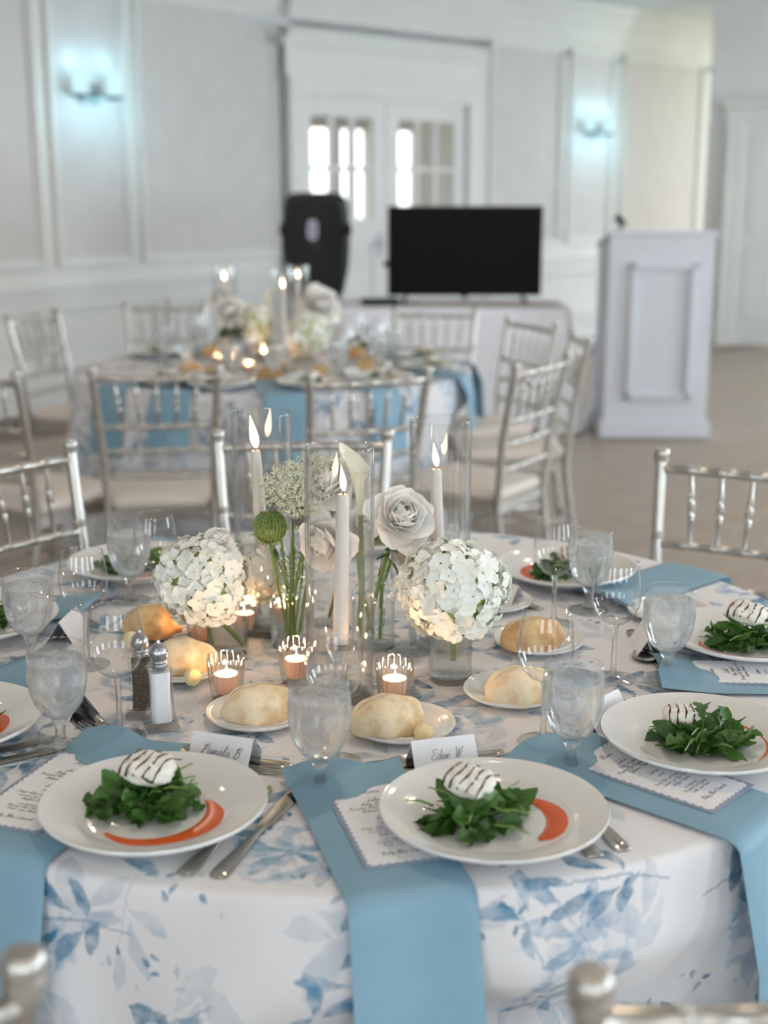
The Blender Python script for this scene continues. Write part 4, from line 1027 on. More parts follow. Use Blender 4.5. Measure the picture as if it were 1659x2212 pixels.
def petal_mesh(kind):
    S0 = 1.0; rnd = random.Random(kind*3+1)
    tipx = rnd.uniform(-.15, .15); roll = (.05, .16, .34, .55)[kind]
    def fn(u, v):
        f = u*2-1; w = (.30+.75*math.sin(PI*(.12+.62*v)))*(1-.28*v**6); x = f*w*.62+tipx*v*v
        y = .42*f*f*w*(-1.0+.25*v)+.20*math.sin(PI*v*.9)-roll*max(0, v-.45)**2*-1.9+.05*math.sin(5*f+kind)*v
        z = v*1.0-.10*abs(f)**2.5*v+.05*math.sin(4*f+kind*2)*v**3-roll*.28*max(0, v-.6)
        return (x, y, z)
    return MB().grid(fn, 8, 8)
def rose(center, axis, R, label, group, seed, stem_to=None, n=24, sepals=True, bend=(0, 0, 0)):
    """axis: direction the bloom looks; R: radius of the open flower"""
    rnd = random.Random(seed); q = Vector(axis).normalized().to_track_quat('Z', 'Y'); center = Vector(center)+Vector(axis).normalized()*(R*.42)
    t = thing('garden_rose', label, 'flower', center, 0, group, rot=q.to_euler())
    for k in range(n):
        f = k/(n-1); a = k*2.399963+rnd.uniform(-.2, .2); op = math.radians(-6+64*f**1.25); s_ = R*(.50+.52*f**.8)*rnd.uniform(.93, 1.07); rad = R*(.03+.16*f); zb = R*(.12-.50*f**1.2)-R*.28
        kd = 0 if f < .25 else 1 if f < .5 else 2 if f < .78 else 3
        Mx = Matrix.Rotation(a, 4, 'Z') @ Matrix.Translation((0, rad, zb)) @ Matrix.Rotation(-op, 4, 'X') @ Matrix.Scale(s_, 4)
        put('petal', cached('rose_petal%d' % kd, lambda kk=kd: petal_mesh(kk), True, 80), M['rose'], t, M=Mx)
    put('calyx', MB().lathe([(0, -.98), (.12, -.98), (.2, -.9), (.24, -.8), (.2, -.7), (0, -.68)], 12, (0, 0, 0)), M['stemgreen'], t, (0, 0, 0), (0, 0, 0), R)
    if sepals:
        for k in range(5):
            a = k*1.2566; put('sepal', cached('sepal', lambda: MB().grid(lambda u, v: (.2+.75*v, (u-.5)*.26*math.sin(PI*(.15+.85*v)), -.86-.22*v*v+.25*v), 3, 6)), M['stemgreen'], t, (0, 0, 0), (0, 0, a), R)
    if stem_to:
        base = Vector(center)+Vector(axis).normalized()*(-.95*R); inv = Matrix.Translation(center) @ q.to_matrix().to_4x4(); inv.invert()
        m1 = base.lerp(Vector(stem_to), .5)+Vector(axis).normalized()*(-.012)+Vector(bend)
        put('stem', MB().tube([inv @ base, inv @ m1, inv @ Vector(stem_to)], [.0033, .0033, .0030], 8), M['stemgreen'], t)
    return t
def bud_vase(loc, label, group, H=.125, R=.034, water=.07, s=1.0):
    t = thing('bud_vase', label, 'vase', loc, 0, group)
    prof = [(0, .0), (R-.002, 0), (R, .003), (R, H*.70), (R*.97, H*.76), (R*.80, H*.83), (R*.60, H*.87), (R*.55, H*.92), (R*.56, H*.97), (R*.64, H)]
    gb = put('glass_body', cached('budv%.3f%.3f' % (H, R), lambda: MB().lathe(prof, 40)), M['glass_heavy'], t)
    put('rim', cached('budr%.3f%.3f' % (H, R), lambda: MB().lathe([(R*.62, H-.0005), (R*.66, H), (R*.66, H+.0014), (R*.61, H+.0012)], 36, close=True)), M['glass_heavy'], gb)
    put('water', cached('budw%.3f%.3f' % (R, water), lambda: MB().lathe([(0, .004), (R-.003, .004), (R-.0016, .006), (R-.0016, water), (0, water)], 32)), M['vasewater'], t); return t
def cyl_vase(loc, label, group, H=.085, R=.0315, water=.055):
    t = thing('cylinder_vase', label, 'vase', loc, 0, group)
    put('glass_body', cached('cv%.3f%.3f' % (H, R), lambda: MB().lathe([(0, 0), (R-.003, 0), (R, .003), (R, H), (R-.0022, H), (R-.0022, .010), (R-.006, .008), (0, .008)], 44)), M['glass_heavy'], t)
    put('water', cached('cvw%.3f%.3f' % (R, water), lambda: MB().lathe([(0, .0085), (R-.006, .0085), (R-.0028, .011), (R-.0028, water), (0, water)], 32)), M['vasewater'], t); return t
def lace(center, R, label, group, seed, stem_to, tilt=(0, 0)):
    rnd = random.Random(seed); t = thing('lace_flower', label, 'flower', center, 0, group, rot=(tilt[0], tilt[1], 0)); hub = Vector((0, 0, -R*.85))
    dots = MB(); rays = MB()
    for k in range(34):
        r = math.sqrt((k+.5)/34); a = k*2.399963; c = Vector((R*r*math.cos(a), R*r*math.sin(a), R*.28*(1-r*r)+rnd.uniform(-.1, .1)*R))
        rays.tube([hub, hub.lerp(c, .5)+Vector((0, 0, -R*.08*r)), c-Vector((0, 0, R*.1))], .00045, 4)
        for j in range(52):
            d = Vector((rnd.gauss(0, 1), rnd.gauss(0, 1), rnd.gauss(0, .55))); p_ = c+d*R*.085; s_ = rnd.uniform(.0008, .0016)
            dots.add([p_+Vector((s_, 0, 0)), p_+Vector((0, s_, 0)), p_-Vector((s_, 0, 0)), p_-Vector((0, s_, 0)), p_+Vector((0, 0, s_*.7)), p_-Vector((0, 0, s_*.7))], [(0,1,4), (1,2,4), (2,3,4), (3,0,4), (1,0,5), (2,1,5), (3,2,5), (0,3,5)])
            if j % 3 == 0: rays.tube([c-Vector((0, 0, R*.1)), p_], .0003, 3)
    o = put('tiny_blossoms', dots.mesh('tiny_blossoms', False), M['lace'], t); o['kind'] = 'stuff'
    o = put('rays', rays, M['stemgreen'], t); o['kind'] = 'stuff'
    Mi = (Matrix.Translation(center) @ Euler((tilt[0], tilt[1], 0)).to_matrix().to_4x4()).inverted()
    b = Mi @ Vector(stem_to); put('stem', MB().tube([hub, hub.lerp(b, .5)+Vector((.006, .003, 0)), b], .0017, 6), M['stemgreen'], t); return t
def green_bud(center, R, label, stem_to):
    t = thing('lace_bud', label, 'flower', center); rnd = random.Random(4)
    put('bud_core', MB().grid(lambda u, v: tuple(Vector((math.cos(2*PI*u)*math.sin(PI*v), math.sin(2*PI*u)*math.sin(PI*v), math.cos(PI*v)*1.02))*(R*.86*(1+.06*math.sin(14*PI*u)*math.sin(9*v)))), 28, 16, True), M['greenbud'], t)
    ribs = MB(); knobs = MB()
    for k in range(26):
        a = k/26*2*PI; pts = []
        for j in range(8): ph = PI*(1-.02-j/7*.80); pts.append((R*1.05*math.sin(ph)*math.cos(a+.25*j/7), R*1.05*math.sin(ph)*math.sin(a+.25*j/7), R*1.08*math.cos(ph)))
        ribs.tube(pts, .0008, 4)
    for k in range(220):
        z = 1-1.0*(k+.5)/220; r = math.sqrt(max(0, 1-z*z)); a = k*2.4; knobs.sphere((R*.92*r*math.cos(a), R*.92*r*math.sin(a), R*.92*z), .0019, 5, 4)
    o = put('ribs', ribs, M['leafstem'], t); o['kind'] = 'stuff'; o = put('seed_knobs', knobs, M['greenbud'], t); o['kind'] = 'stuff'
    for k in range(9):
        a = k*.698; put('bract', MB().tube([(0, 0, -R), (R*.5*math.cos(a), R*.5*math.sin(a), -R*1.12), (R*1.0*math.cos(a), R*1.0*math.sin(a), -R*.75)], [.0006, .0005, .0002], 4), M['stemgreen'], t)
    b = Vector(stem_to)-Vector(center); put('stem', MB().tube([(0, 0, -R*.95), (b.x*.35, b.y*.35, b.z*.5), tuple(b)], .0021, 7), M['stemgreen'], t); return t
def calla(center, label, group, stem_to, s=1.0, rz=0, tilt=0):
    t = thing('calla_lily', label, 'flower', center, rz, group, rot=(0, tilt, rz))
    def fn(u, v):
        a = (u-.5)*2*PI*(.97); r = .0045+.0135*v**2.0; tip = math.cos(a)
        fl_ = max(0, v-.6)/.4
        return (r*math.cos(a)*(1+.5*fl_*max(0, tip)), r*math.sin(a)*(1+.25*fl_), .085*v+.018*fl_*tip*1.2-.010*fl_*fl_*abs(math.sin(a)))
    put('spathe', MB().grid(fn, 24, 14), M['calla'], t, (0, 0, 0), (0, 0, 0), s)
    put('spadix', MB().tube([(0, 0, .012), (0, 0, .05), (.001, 0, .062)], [.003, .003, .001], 8), M['butter'], t, (0, 0, 0), (0, 0, 0), s)
    Mi = (Matrix.Translation(center) @ Euler((0, tilt, rz)).to_matrix().to_4x4()).inverted(); b = Mi @ Vector(stem_to)
    put('stem', MB().tube([(0, 0, .004), (b.x*.3, b.y*.3, b.z*.5), tuple(b)], .0042, 8), M['stemgreen'], t); return t
def leafy(center, rot, L, label, parent=None):
    me = MB().grid(lambda u, v: (L*v, (u-.5)*L*.62*math.sin(PI*min(1, .06+.94*v))**.75, -.2*L*v*v+.10*L*abs(u-.5)*2), 5, 7)
    return put('leaf', me, M['darkleaf'], parent, center, rot)
def shaker(loc, label, fill, rz=0):
    t = thing('salt_shaker' if fill == 'salt' else 'pepper_shaker', label, 'shaker', loc, rz)
    def sq(h, z, c=.004): return [(h-c, -h, z), (h, -h+c, z), (h, h-c, z), (h-c, h, z), (-h+c, h, z), (-h, h-c, z), (-h, -h+c, z), (-h+c, -h, z)]
    def stack(secs):
        mb = MB(); vs_ = []; fs = []
        for (h, z) in secs: vs_ += sq(h, z, min(.004, h*.3))
        for k in range(len(secs)-1):
            for i in range(8): fs.append((k*8+i, k*8+(i+1) % 8, (k+1)*8+(i+1) % 8, (k+1)*8+i))
        fs.append(tuple(range(7, -1, -1))); fs.append(tuple((len(secs)-1)*8+i for i in range(8))); return mb.add(vs_, fs)
    put('glass_body', cached('shk', lambda: stack([(.0215, 0), (.0222, .004), (.0185, .012), (.0160, .03), (.0152, .055), (.0165, .078), (.0168, .083), (.012, .088)]), True, 25), M['glass_heavy'], t)
    put('filling', cached('shk_fill_'+fill, lambda: stack([(.0125, .010), (.0130, .013), (.0118, .04), (.0118, .06), (.0126, .079)]), True, 25), M[fill], t)
    put('cap', cached('shk_cap', lambda: MB().lathe([(0, .084), (.0105, .084), (.0115, .087), (.0100, .090), (.0112, .092), (.0100, .0945), (.0118, .098), (.0125, .104), (.0112, .110), (.0070, .115), (.0028, .118), (.0022, .121), (0, .1225)], 24)), M['chrome'], t)
    return t

# ================================================================== the farther furniture
# ------------------------------------------------------------------ display table, television, loudspeaker, lectern
AVX0, AVX1, AVY0, AVY1 = un_y(722, 660, 8.2).x, un_y(1232, 660, 8.2).x, 8.08, 8.86
def av_table():
    t = thing('folding_table', 'long folding table hidden under the plain white cloth', 'table', ((AVX0+AVX1)/2, (AVY0+AVY1)/2, 0)); w, d = AVX1-AVX0, AVY1-AVY0
    put('tabletop', MB().box((0, 0, .74), (w-.04, d-.04, .03)).mesh('tabletop', False), M['wall'], t)
    for sx_ in (-1, 1):
        for sy_ in (-1, 1): put('leg', MB().tube([(sx_*(w/2-.12), sy_*(d/2-.1), 0), (sx_*(w/2-.12), sy_*(d/2-.1), .73)], .014, 8), M['silver'], t)
    r = .10; per = []
    for (cx, cy_, a0) in ((w/2-r, d/2-r, 0), (-w/2+r, d/2-r, 90), (-w/2+r, -d/2+r, 180), (w/2-r, -d/2+r, 270)):
        for k in range(13): a = math.radians(a0+90*k/12); per.append((cx+r*math.cos(a), cy_+r*math.sin(a), math.cos(a), math.sin(a), (k-6)/6))
        
    full = []
    for i, p_ in enumerate(per):
        full.append(p_)
        if i % 13 == 12:
            q_ = per[(i+1) % len(per)]
            for k in range(1, 24): f = k/24; full.append((p_[0]+(q_[0]-p_[0])*f, p_[1]+(q_[1]-p_[1])*f, p_[2], p_[3], None))
    n = len(full); vs_ = []; fs = []
    rows_ = [(0, .765, 1), (-.01, .765, 1)] ; lev = [(-.3, .765), (-.012, .765), (-.003, .7615), (0, .752), (.004, .70), (.012, .5), (.02, .25), (.03, .01)]
    for li, (o_, z) in enumerate(lev):
        for i, (x, y, nx, ny, c) in enumerate(full):
            dd = max(0, .752-z); w_ = .018*math.sin(i*.55)*dd/.75+ (0 if c is None else .09*(1-c*c)*dd/.75)
            if o_ == -.3: vs_.append((x*.3, y*.3, z))
            else: vs_.append((x+nx*(o_+w_), y+ny*(o_+w_), z))
    for k in range(len(lev)-1):
        for i in range(n): fs.append((k*n+i, k*n+(i+1) % n, (k+1)*n+(i+1) % n, (k+1)*n+i))
    fs.append(tuple(range(n)))
    o = put('table_cloth', MB().add(vs_, fs).mesh('table_cloth', True, 60), M['linen'], None, ((AVX0+AVX1)/2, (AVY0+AVY1)/2, 0)); tag(o, 'plain white floor-length cloth on the table under the television', 'tablecloth')
av_table()
tp = un_y(1004, 548, 8.42); TVW, TVH = .965, .55
t = thing('television', 'black flat television standing on the white-clothed table', 'television', (tp.x, 8.42, .765), math.radians(.5))
put('screen', MB().box((0, -.022, .055+TVH/2), (TVW-.016, .004, TVH-.02)).mesh('screen', False), M['screen'], t)
put('bezel', MB().box((0, 0, .055+TVH/2), (TVW, .04, TVH)).box((0, .03, .055+TVH*.4), (TVW*.7, .04, TVH*.5)).mesh('bezel', False), M['black'], t)
put('logo_tab', MB().prism([(-.025, -.02), (.025, -.02), (.012, .012), (-.012, .012)], -.010, .0).mesh('logo_tab', False), M['black'], t, (0, -.004, .055))
for s_ in (-1, 1): put('foot', MB().tube([(s_*.36, 0, .07), (s_*.385, -.10, .008)], .009, 8).tube([(s_*.36, 0, .07), (s_*.385, .10, .008)], .009, 8), M['black'], t)
put('side_cable_plug', MB().box((-TVW/2-.012, .02, .25), (.03, .02, .04)), M['black'], t)
t = thing('media_box', 'small dark equipment box left of the television', 'equipment', (un_y(822, 655, 8.3).x, 8.34, .765), .2)
put('case', MB().box((0, 0, .022), (.22, .15, .04)).mesh('case', False), M['black'], t)
put('cable', MB().tube([(.1, .02, .03), (.2, .0, .008), (.24, .06, .006), (.16, .12, .006), (.3, .14, .006)], .005, 6), M['black'], t)
o = put('beige_runner', MB().box((.1, 0, 0), (1.02, .34, .004)).mesh('beige_runner', False), M['beige'], None, (tp.x, 8.40, .769)); tag(o, 'folded beige cloth lying under the television', 'cloth')
sp = un_y(683, 530, 8.95)
t = thing('loudspeaker', 'large black loudspeaker standing in front of the glazed doors', 'loudspeaker', (sp.x, 8.95, .755), math.radians(2))
def cabinet():
    secs = [(.0, .145, .13), (.015, .165, .15), (.06, .185, .165), (.2, .215, .18), (.36, .228, .185), (.50, .222, .18), (.62, .212, .17), (.665, .198, .16), (.69, .165, .14), (.698, .11, .1)]
    vs_ = []; fs = []; n = 28
    for (z, hw, hd) in secs:
        for i in range(n):
            a = 2*PI*i/n; c, s_ = math.cos(a), math.sin(a); e = .45 if s_ < 0 else .7
            vs_.append((hw*math.copysign(abs(c)**e, c), hd*math.copysign(abs(s_)**e, s_)*(1 if s_ < 0 else 1.1), z))
    for k in range(len(secs)-1):
        for i in range(n): fs.append((k*n+i, k*n+(i+1) % n, (k+1)*n+(i+1) % n, (k+1)*n+i))
    fs.append(tuple(range(n-1, -1, -1))); fs.append(tuple((len(secs)-1)*n+i for i in range(n))); return MB().add(vs_, fs)
put('cabinet', cabinet(), M['black'], t)
put('front_grille', MB().prism([(x*.155*(1 if abs(x) < 1 else 1), z) for x, z in ((-1, .06), (1, .06), (1.16, .22), (1.2, .4), (1.12, .56), (.95, .645), (-.95, .645), (-1.12, .56), (-1.2, .4), (-1.16, .22))], 0, .012).mesh('front_grille', False), M['grille'], t, (0, -.172, 0), (PI/2, 0, 0))
for s_ in (-1, 1): put('side_handle', MB().box((s_*.205, -.10, .46), (.06, .14, .075)), M['grille'], t)
b = put('leds', MB().prism([(.034*math.copysign(abs(math.cos(k*PI/8))**.6, math.cos(k*PI/8)), .066*math.copysign(abs(math.sin(k*PI/8))**.7, math.sin(k*PI/8))) for k in range(16)], 0, .006).mesh('leds', False), M['leds'], t, (-.02, -.184, .46), (PI/2, 0, 0)); b['label'] = 'pale lilac plate for lit badge'  # pale plate in place of the loudspeaker's lit LEDs, gives no light
put('led_mark', MB().lathe([(.010, 0), (.016, 0), (.016, .002), (.010, .002)], 14, (0, .022, .006), close=True).lathe([(.010, 0), (.016, 0), (.016, .002), (.010, .002)], 14, (0, -.022, .006), close=True), M['grille'], t, (-.02, -.184, .46), (PI/2, 0, 0))
t = thing('speaker_stand', 'black tripod stand carrying the loudspeaker', 'stand', (sp.x, 8.98, 0))
put('pole', MB().tube([(0, 0, .1), (0, 0, .755)], .018, 10), M['black'], t)
for k in range(3):
    a = k*2.094+.5; put('leg', MB().tube([(0, 0, .42), (.36*math.cos(a), .36*math.sin(a), .01)], .011, 8), M['black'], t)
# lectern
pp = un(1412, 948, 0)
t = thing('lectern', 'white wooden lectern with a moulded front panel beside the television', 'lectern', (pp.x, pp.y, 0), math.radians(-1.5))
PW, PD, PH = .615, .50, 1.16
put('body', MB().add([(-PW/2, 0, .10), (PW/2, 0, .10), (PW/2, PD, .10), (-PW/2, PD, .10), (-PW/2, 0, PH+.05), (PW/2, 0, PH+.05), (PW/2, PD, PH-.04), (-PW/2, PD, PH-.04)], [(0,1,5,4), (1,2,6,5), (2,3,7,6), (3,0,4,7), (4,5,6,7), (3,2,1,0)]).mesh('body', False), M['podium'], t)
put('plinth', MB().box((0, PD/2, .055), (PW+.05, PD+.05, .09)).box((0, PD/2, .108), (PW+.025, PD+.025, .02)).mesh('plinth', False), M['podium'], t)
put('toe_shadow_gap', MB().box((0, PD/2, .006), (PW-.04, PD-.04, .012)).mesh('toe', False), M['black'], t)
mb = MB(); x0, x1, z0, z1 = -.19, .205, .24, 1.05
for (w_, d_, i_) in ((.045, .016, 0), (.02, .028, .012)):
    a0, a1, c0, c1 = x0+i_, x1-i_, z0+i_, z1-i_
    mb.box(((a0+a1)/2, -d_/2, c1-w_/2), (a1-a0, d_, w_)); mb.box(((a0+a1)/2, -d_/2, c0+w_/2), (a1-a0, d_, w_)); mb.box((a0+w_/2, -d_/2, (c0+c1)/2), (w_, d_, c1-c0)); mb.box((a1-w_/2, -d_/2, (c0+c1)/2), (w_, d_, c1-c0))
put('front_moulding', mb.mesh('front_moulding', False), M['podium'], t)
put('desk_top', MB().add([(-PW/2-.015, -.015, PH+.05), (PW/2+.015, -.015, PH+.05), (PW/2+.015, PD+.01, PH-.04), (-PW/2-.015, PD+.01, PH-.04), (-PW/2-.015, -.015, PH+.075), (PW/2+.015, -.015, PH+.075), (PW/2+.015, PD+.01, PH-.015), (-PW/2-.015, PD+.01, PH-.015)], [(0,1,5,4), (1,2,6,5), (2,3,7,6), (3,0,4,7), (4,5,6,7), (3,2,1,0)]).mesh('desk_top', False), M['podium'], t)
m_ = un_y(1340, 497, pp.y+.15)
t = thing('microphone', 'small black gooseneck microphone on the lectern top', 'microphone', (m_.x, pp.y+.15, PH+.045))
put('base', MB().lathe([(0, 0), (.03, 0), (.028, .012), (0, .014)], 16), M['black'], t)
put('gooseneck', MB().tube([(0, 0, .01), (.005, .01, .05), (-.005, .02, .085)], .005, 6), M['black'], t)
put('head', MB().tube([(-.03, .02, .105), (-.005, .02, .095), (.03, .02, .055)], [.016, .022, .012], 10), M['black'], t)
o = put('wall_cable', MB().tube([un_y(1188, 606, 9.6)+Vector((0, 0, 0)), un_y(1240, 590, 9.6), un_y(1290, 566, 9.6)], .004, 6), M['linen']) if False else None

# ------------------------------------------------------------------ chairs
g2 = 'silver chairs around the farther table'; g1 = 'silver chairs around the near table'
BCH = []
def bc(o): BCH.append(o); return o
bc(chair_at((228, 800), (442, 796), C2, 'silver bamboo-turned chair seen from behind at the farther table, left of the tall candles', g2))
bc(chair_at((690, 812), (906, 800), C2, 'silver bamboo-turned chair seen from behind at the farther table, right of the tall candles', g2))
bc(chair_at((1110, 792), (1229, 764), C2, 'silver chair with white seat turned three-quarters at the right of the farther table', g2))
bc(chair_at((1241, 716), (1268, 733), C2, 'silver chair seen edge-on beside the lectern, at the far table', g2))
bc(chair_at((1104, 686), (1197, 701), C2, 'silver chair in front of the white-clothed display table, nearest the lectern', g2))
bc(chair_at((872, 667), (1010, 670), C2, 'silver chair directly below the television', g2))
bc(chair_at((280, 656), (432, 654), C2, 'silver chair at the far side of the farther table against the left wall', g2))
bc(chair_at((10, 686), (130, 669), C2, 'silver chair at the left edge of the picture by the left wall', g2))
bc(chair_pol((-62, 800), C2, 'silver chair mostly cut off by the left edge, its white seat showing', g2))
# near table
NEAR = []
def chair_edge(post, along, side, center, label, z=.915):
    """one post top at pixel post, a further point of the top rail at pixel along"""
    a = un(post[0], post[1], z).xy; b = un(along[0], along[1], z-.0).xy; d = (b-a).normalized(); mid = a+d*.19; nrm = Vector((-d.y, d.x))
    if nrm.dot(Vector(center)-mid) < 0: nrm = -nrm
    mid = mid+nrm*.068; return chair(mid, math.atan2(nrm.y, nrm.x), label, g1)
NEAR += [chair_edge((1433, 980), (1659, 1003), 1, C1, 'silver chair cut by the right edge, empty floor behind it')]
NEAR += [chair_edge((148, 962), (0, 990), 1, C1, 'silver chair cut by the left edge behind the near table')]
NEAR += [chair_edge((833, 936), (560, 938), 1, C1, 'silver chair behind the candle cylinders at the far side of the near table')]
NEAR += [chair_edge((1289, 2128), (1640, 2108), 1, C1, 'out-of-focus silver chair back in the bottom right corner')]
NEAR += [chair_edge((40, 2090), (-200, 2200), 1, C1, 'out-of-focus silver chair post in the bottom left corner')]

FCH = [((c.location.x, c.location.y), c.rotation_euler.z+PI/2) for c in BCH]; NCH = [((c.location.x, c.location.y), c.rotation_euler.z+PI/2) for c in NEAR]
table(C1, R1, 'round banquet table hidden under the near floral cloth', 'white tablecloth with blue watercolour flowers on the near round table', 3, .4, NCH)
table(C2, R2, 'round banquet table hidden under the farther floral cloth', 'white tablecloth with blue flowers on the farther round table', 11, 1.1, FCH)
# ================================================================== the near table
G = lambda s: s+' on the near table'
def seat(az, r, lf=0., z=TZ, c=C1):
    rad = Vector((math.cos(az), math.sin(az))); lef = Vector((rad.y, -rad.x)); p_ = c+rad*r+lef*lf; return Vector((p_.x, p_.y, z))
R_ = math.radians
SEATS = {  # name: azimuth, plate radius from the centre, where it is
 'fl': (R_(-109), .634, 'front-left'), 'fc': (R_(-74.5), .640, 'front-centre'), 'rf': (R_(-42), .606, 'right-front'), 'rr': (R_(-2), .610, 'right-hand'),
 'fr': (R_(43), .520, 'far-right'), 'fm': (R_(88), .600, 'far-middle'), 'bl': (R_(136), .565, 'far-left'), 'lr': (R_(174), .605, 'left-rear'), 'lf': (R_(-145.5), .632, 'left-front')}
for k, (az, r, w) in SEATS.items():
    p_ = seat(az, r); SEATS[k] = (az, r, w, p_)
    plate(p_, 'large white salad plate at the %s place of the near table' % w, G('salad plates'), rz=az)
    if k not in ('fm',):
        napkin(C1, R1, az, .128, .462, .21 if k not in ('fc', 'fl', 'rf') else .52, .135, 'folded dusty-blue napkin at the %s place, hanging over the near table edge' % w, G('blue napkins'))
# menus
for k in ('fl', 'fc', 'rf', 'rr', 'lf', 'lr'):
    az, r, w, p_ = SEATS[k]; lf, rr_ = {'fl': (.150, .612), 'fc': (.112, .600), 'rf': (.108, .608), 'rr': (.120, .606)}.get(k, (.12, .606))
    menu_card(seat(az, rr_, lf, TZ+.0082), az, 'scalloped white menu card on the napkin at the %s place' % w, G('menu cards'))
# place cards with dessert cutlery behind the plates
for k, nm in (('fl', 'Pamela B.'), ('fc', 'Eden W.'), ('rf', ''), ('rr', ''), ('fr', ''), ('lf', ''), ('lr', '')):
    az, r, w, p_ = SEATS[k]; rc = .457 if k != 'fr' else .345
    place_card(seat(az, rc, 0), az+PI/2, nm, 'white folded place card behind the %s plate' % w, G('place cards'))
    cutlery('dessert_spoon', seat(az, rc-.010, -.085), az+PI/2+PI, 'steel dessert spoon lying under the place card at the %s setting' % w, G('dessert spoons'), .92)
    cutlery('dessert_fork', seat(az, rc+.009, .085), az+PI/2, 'steel dessert fork lying under the place card at the %s setting' % w, G('dessert forks'), .92)
for k in ('fl', 'fc', 'lf', 'rf', 'rr'):
    az, r, w, p_ = SEATS[k]
    for j, (off, rr_) in enumerate(((.084, .728), (.119, .722))):
        cutlery('dinner_knife', seat(az, rr_, -off), az+PI, 'steel knife %s the %s plate, %s of its pair' % ('tucked under the right rim of' if j == 0 else 'just right of', w, 'the inner' if j == 0 else 'the outer'), G('dinner knives'))
# salads with cheese and sauce: centre offsets measured in the room, from the plate centre
ZP = TZ+.0142
def dish(k, sx_, sy_, n, rx, ry, rz, cz, cheese, sc, seed):
    az, r, w, p_ = SEATS[k]; c = (p_.x+sx_, p_.y+sy_)
    salad((c[0], c[1], ZP-.002), 'dark green arugula heap on the %s plate' % w, G('arugula salads'), seed, n, rx, ry, rz)
    if cheese:
        goat_cheese((c[0]+cheese[0], c[1]+cheese[1], ZP+cz), 'white goat cheese round with balsamic stripes on the %s salad' % w, G('goat cheese rounds'), cheese[2], cheese[3], (cheese[4], cheese[5]))
    if sc: sauce((p_.x+sc[0], p_.y+sc[1]), sc[2], R_(sc[3]), R_(sc[4]), sc[5], 'swoosh of orange pepper sauce on the %s plate' % w, G('pepper sauce'), ZP)
dish('fl', -.012, .012, 88, .062, .048, .1, .034, (.006, .006, -.4, 1.05, .25, .0), (0, -.004, .064, -135, 32, .0185), 21)
dish('fc', -.020, -.004, 84, .060, .044, .1, .034, (-.006, .010, -.5, .95, .35, .1), (.008, .0, .059, 72, -52, .0195), 22)
dish('rf', .002, -.004, 92, .055, .043, .2, .014, (-.02, .032, .1, .9, .3, 0), (.016, .0, .070, 75, -55, .018), 23)
dish('rr', -.010, -.006, 74, .052, .046, 0, .035, (.008, .010, -.45, 1.0, .3, .1), (-.012, -.010, .060, 170, 268, .010), 24)
dish('fr', .0, .0, 50, .055, .042, .2, .026, (.01, .005, .2, .85, .2, 0), (-.005, .0, .064, 100, 215, .012), 25)
dish('bl', -.01, .0, 46, .055, .04, 0, .026, None, (.0, -.0, .062, -80, 40, .012), 26)
dish('lr', .0, .0, 46, .058, .045, 0, .026, None, None, 27)
dish('lf', .0, .01, 40, .050, .045, 0, .026, None, (.012, -.004, .062, -70, 60, .015), 28)
dish('fm', 0, 0, 30, .05, .04, 0, .02, None, None, 29)
for k, (px, py) in (('fl', (213, 1727)), ('rf', (1362, 1533))):
    p_ = un(px, py, TZ+.018); o = put('sauce_drop', MB().sphere((0, 0, 0), (.0025, .0035, .001), 8, 5), M['sauce' if k == 'fl' else 'balsamic'], None, p_); tag(o, 'tiny spilled drop on the rim of the %s plate' % SEATS[k][2], 'sauce', 'sauce drops')
# glasses (rim pixel fixes where each one stands)
def by_rim(px, py, h): p_ = un(px, py, TZ+h); return Vector((p_.x, p_.y, TZ))
WG, QG = G('wine glasses'), G('iced water goblets')
for (px, py, lab) in ((721, 1357, 'empty wine glass behind the front iced goblet, before the front candle cylinder'), (1181, 1322, 'empty wine glass beside the rolls at right, just behind the right-front iced goblet'), (1335, 1215, 'empty wine glass right of centre, left of the right-hand iced goblet'),
                      (1203, 1124, 'empty wine glass before the far-right salad plate'), (246, 1314, 'empty wine glass left of the salt and pepper shakers'), (176, 1192, 'empty wine glass right of the leftmost iced goblet'), (333, 1112, 'empty wine glass left of the white hydrangea, at the far-left place')):
    wine_glass(by_rim(px, py, .176), lab, WG)
wine_glass(un(893, 1406, TZ), 'empty wine glass half hidden behind the right hydrangea', WG)
for (px, py, lab) in ((689, 1474, 'iced water goblet in front of the bread rolls, left of the hanging napkin'), (1241, 1436, 'iced water goblet between the front-centre and right-front plates'), (1449, 1272, 'iced water goblet beside the right-hand salad plate'), (1277, 1148, 'iced water goblet before the far-right salad plate'),
                      (119, 1396, 'iced water goblet left of the shakers, next to the left-front plate'), (57, 1241, 'leftmost iced water goblet at the left edge of the near table'), (276, 1131, 'iced water goblet at the far-left place, beside a wine glass')):
    water_glass(by_rim(px, py, .138), lab, QG)
water_glass(Vector((.094, 2.21, TZ)), 'iced water goblet seen through the right candle cylinder', QG, False)
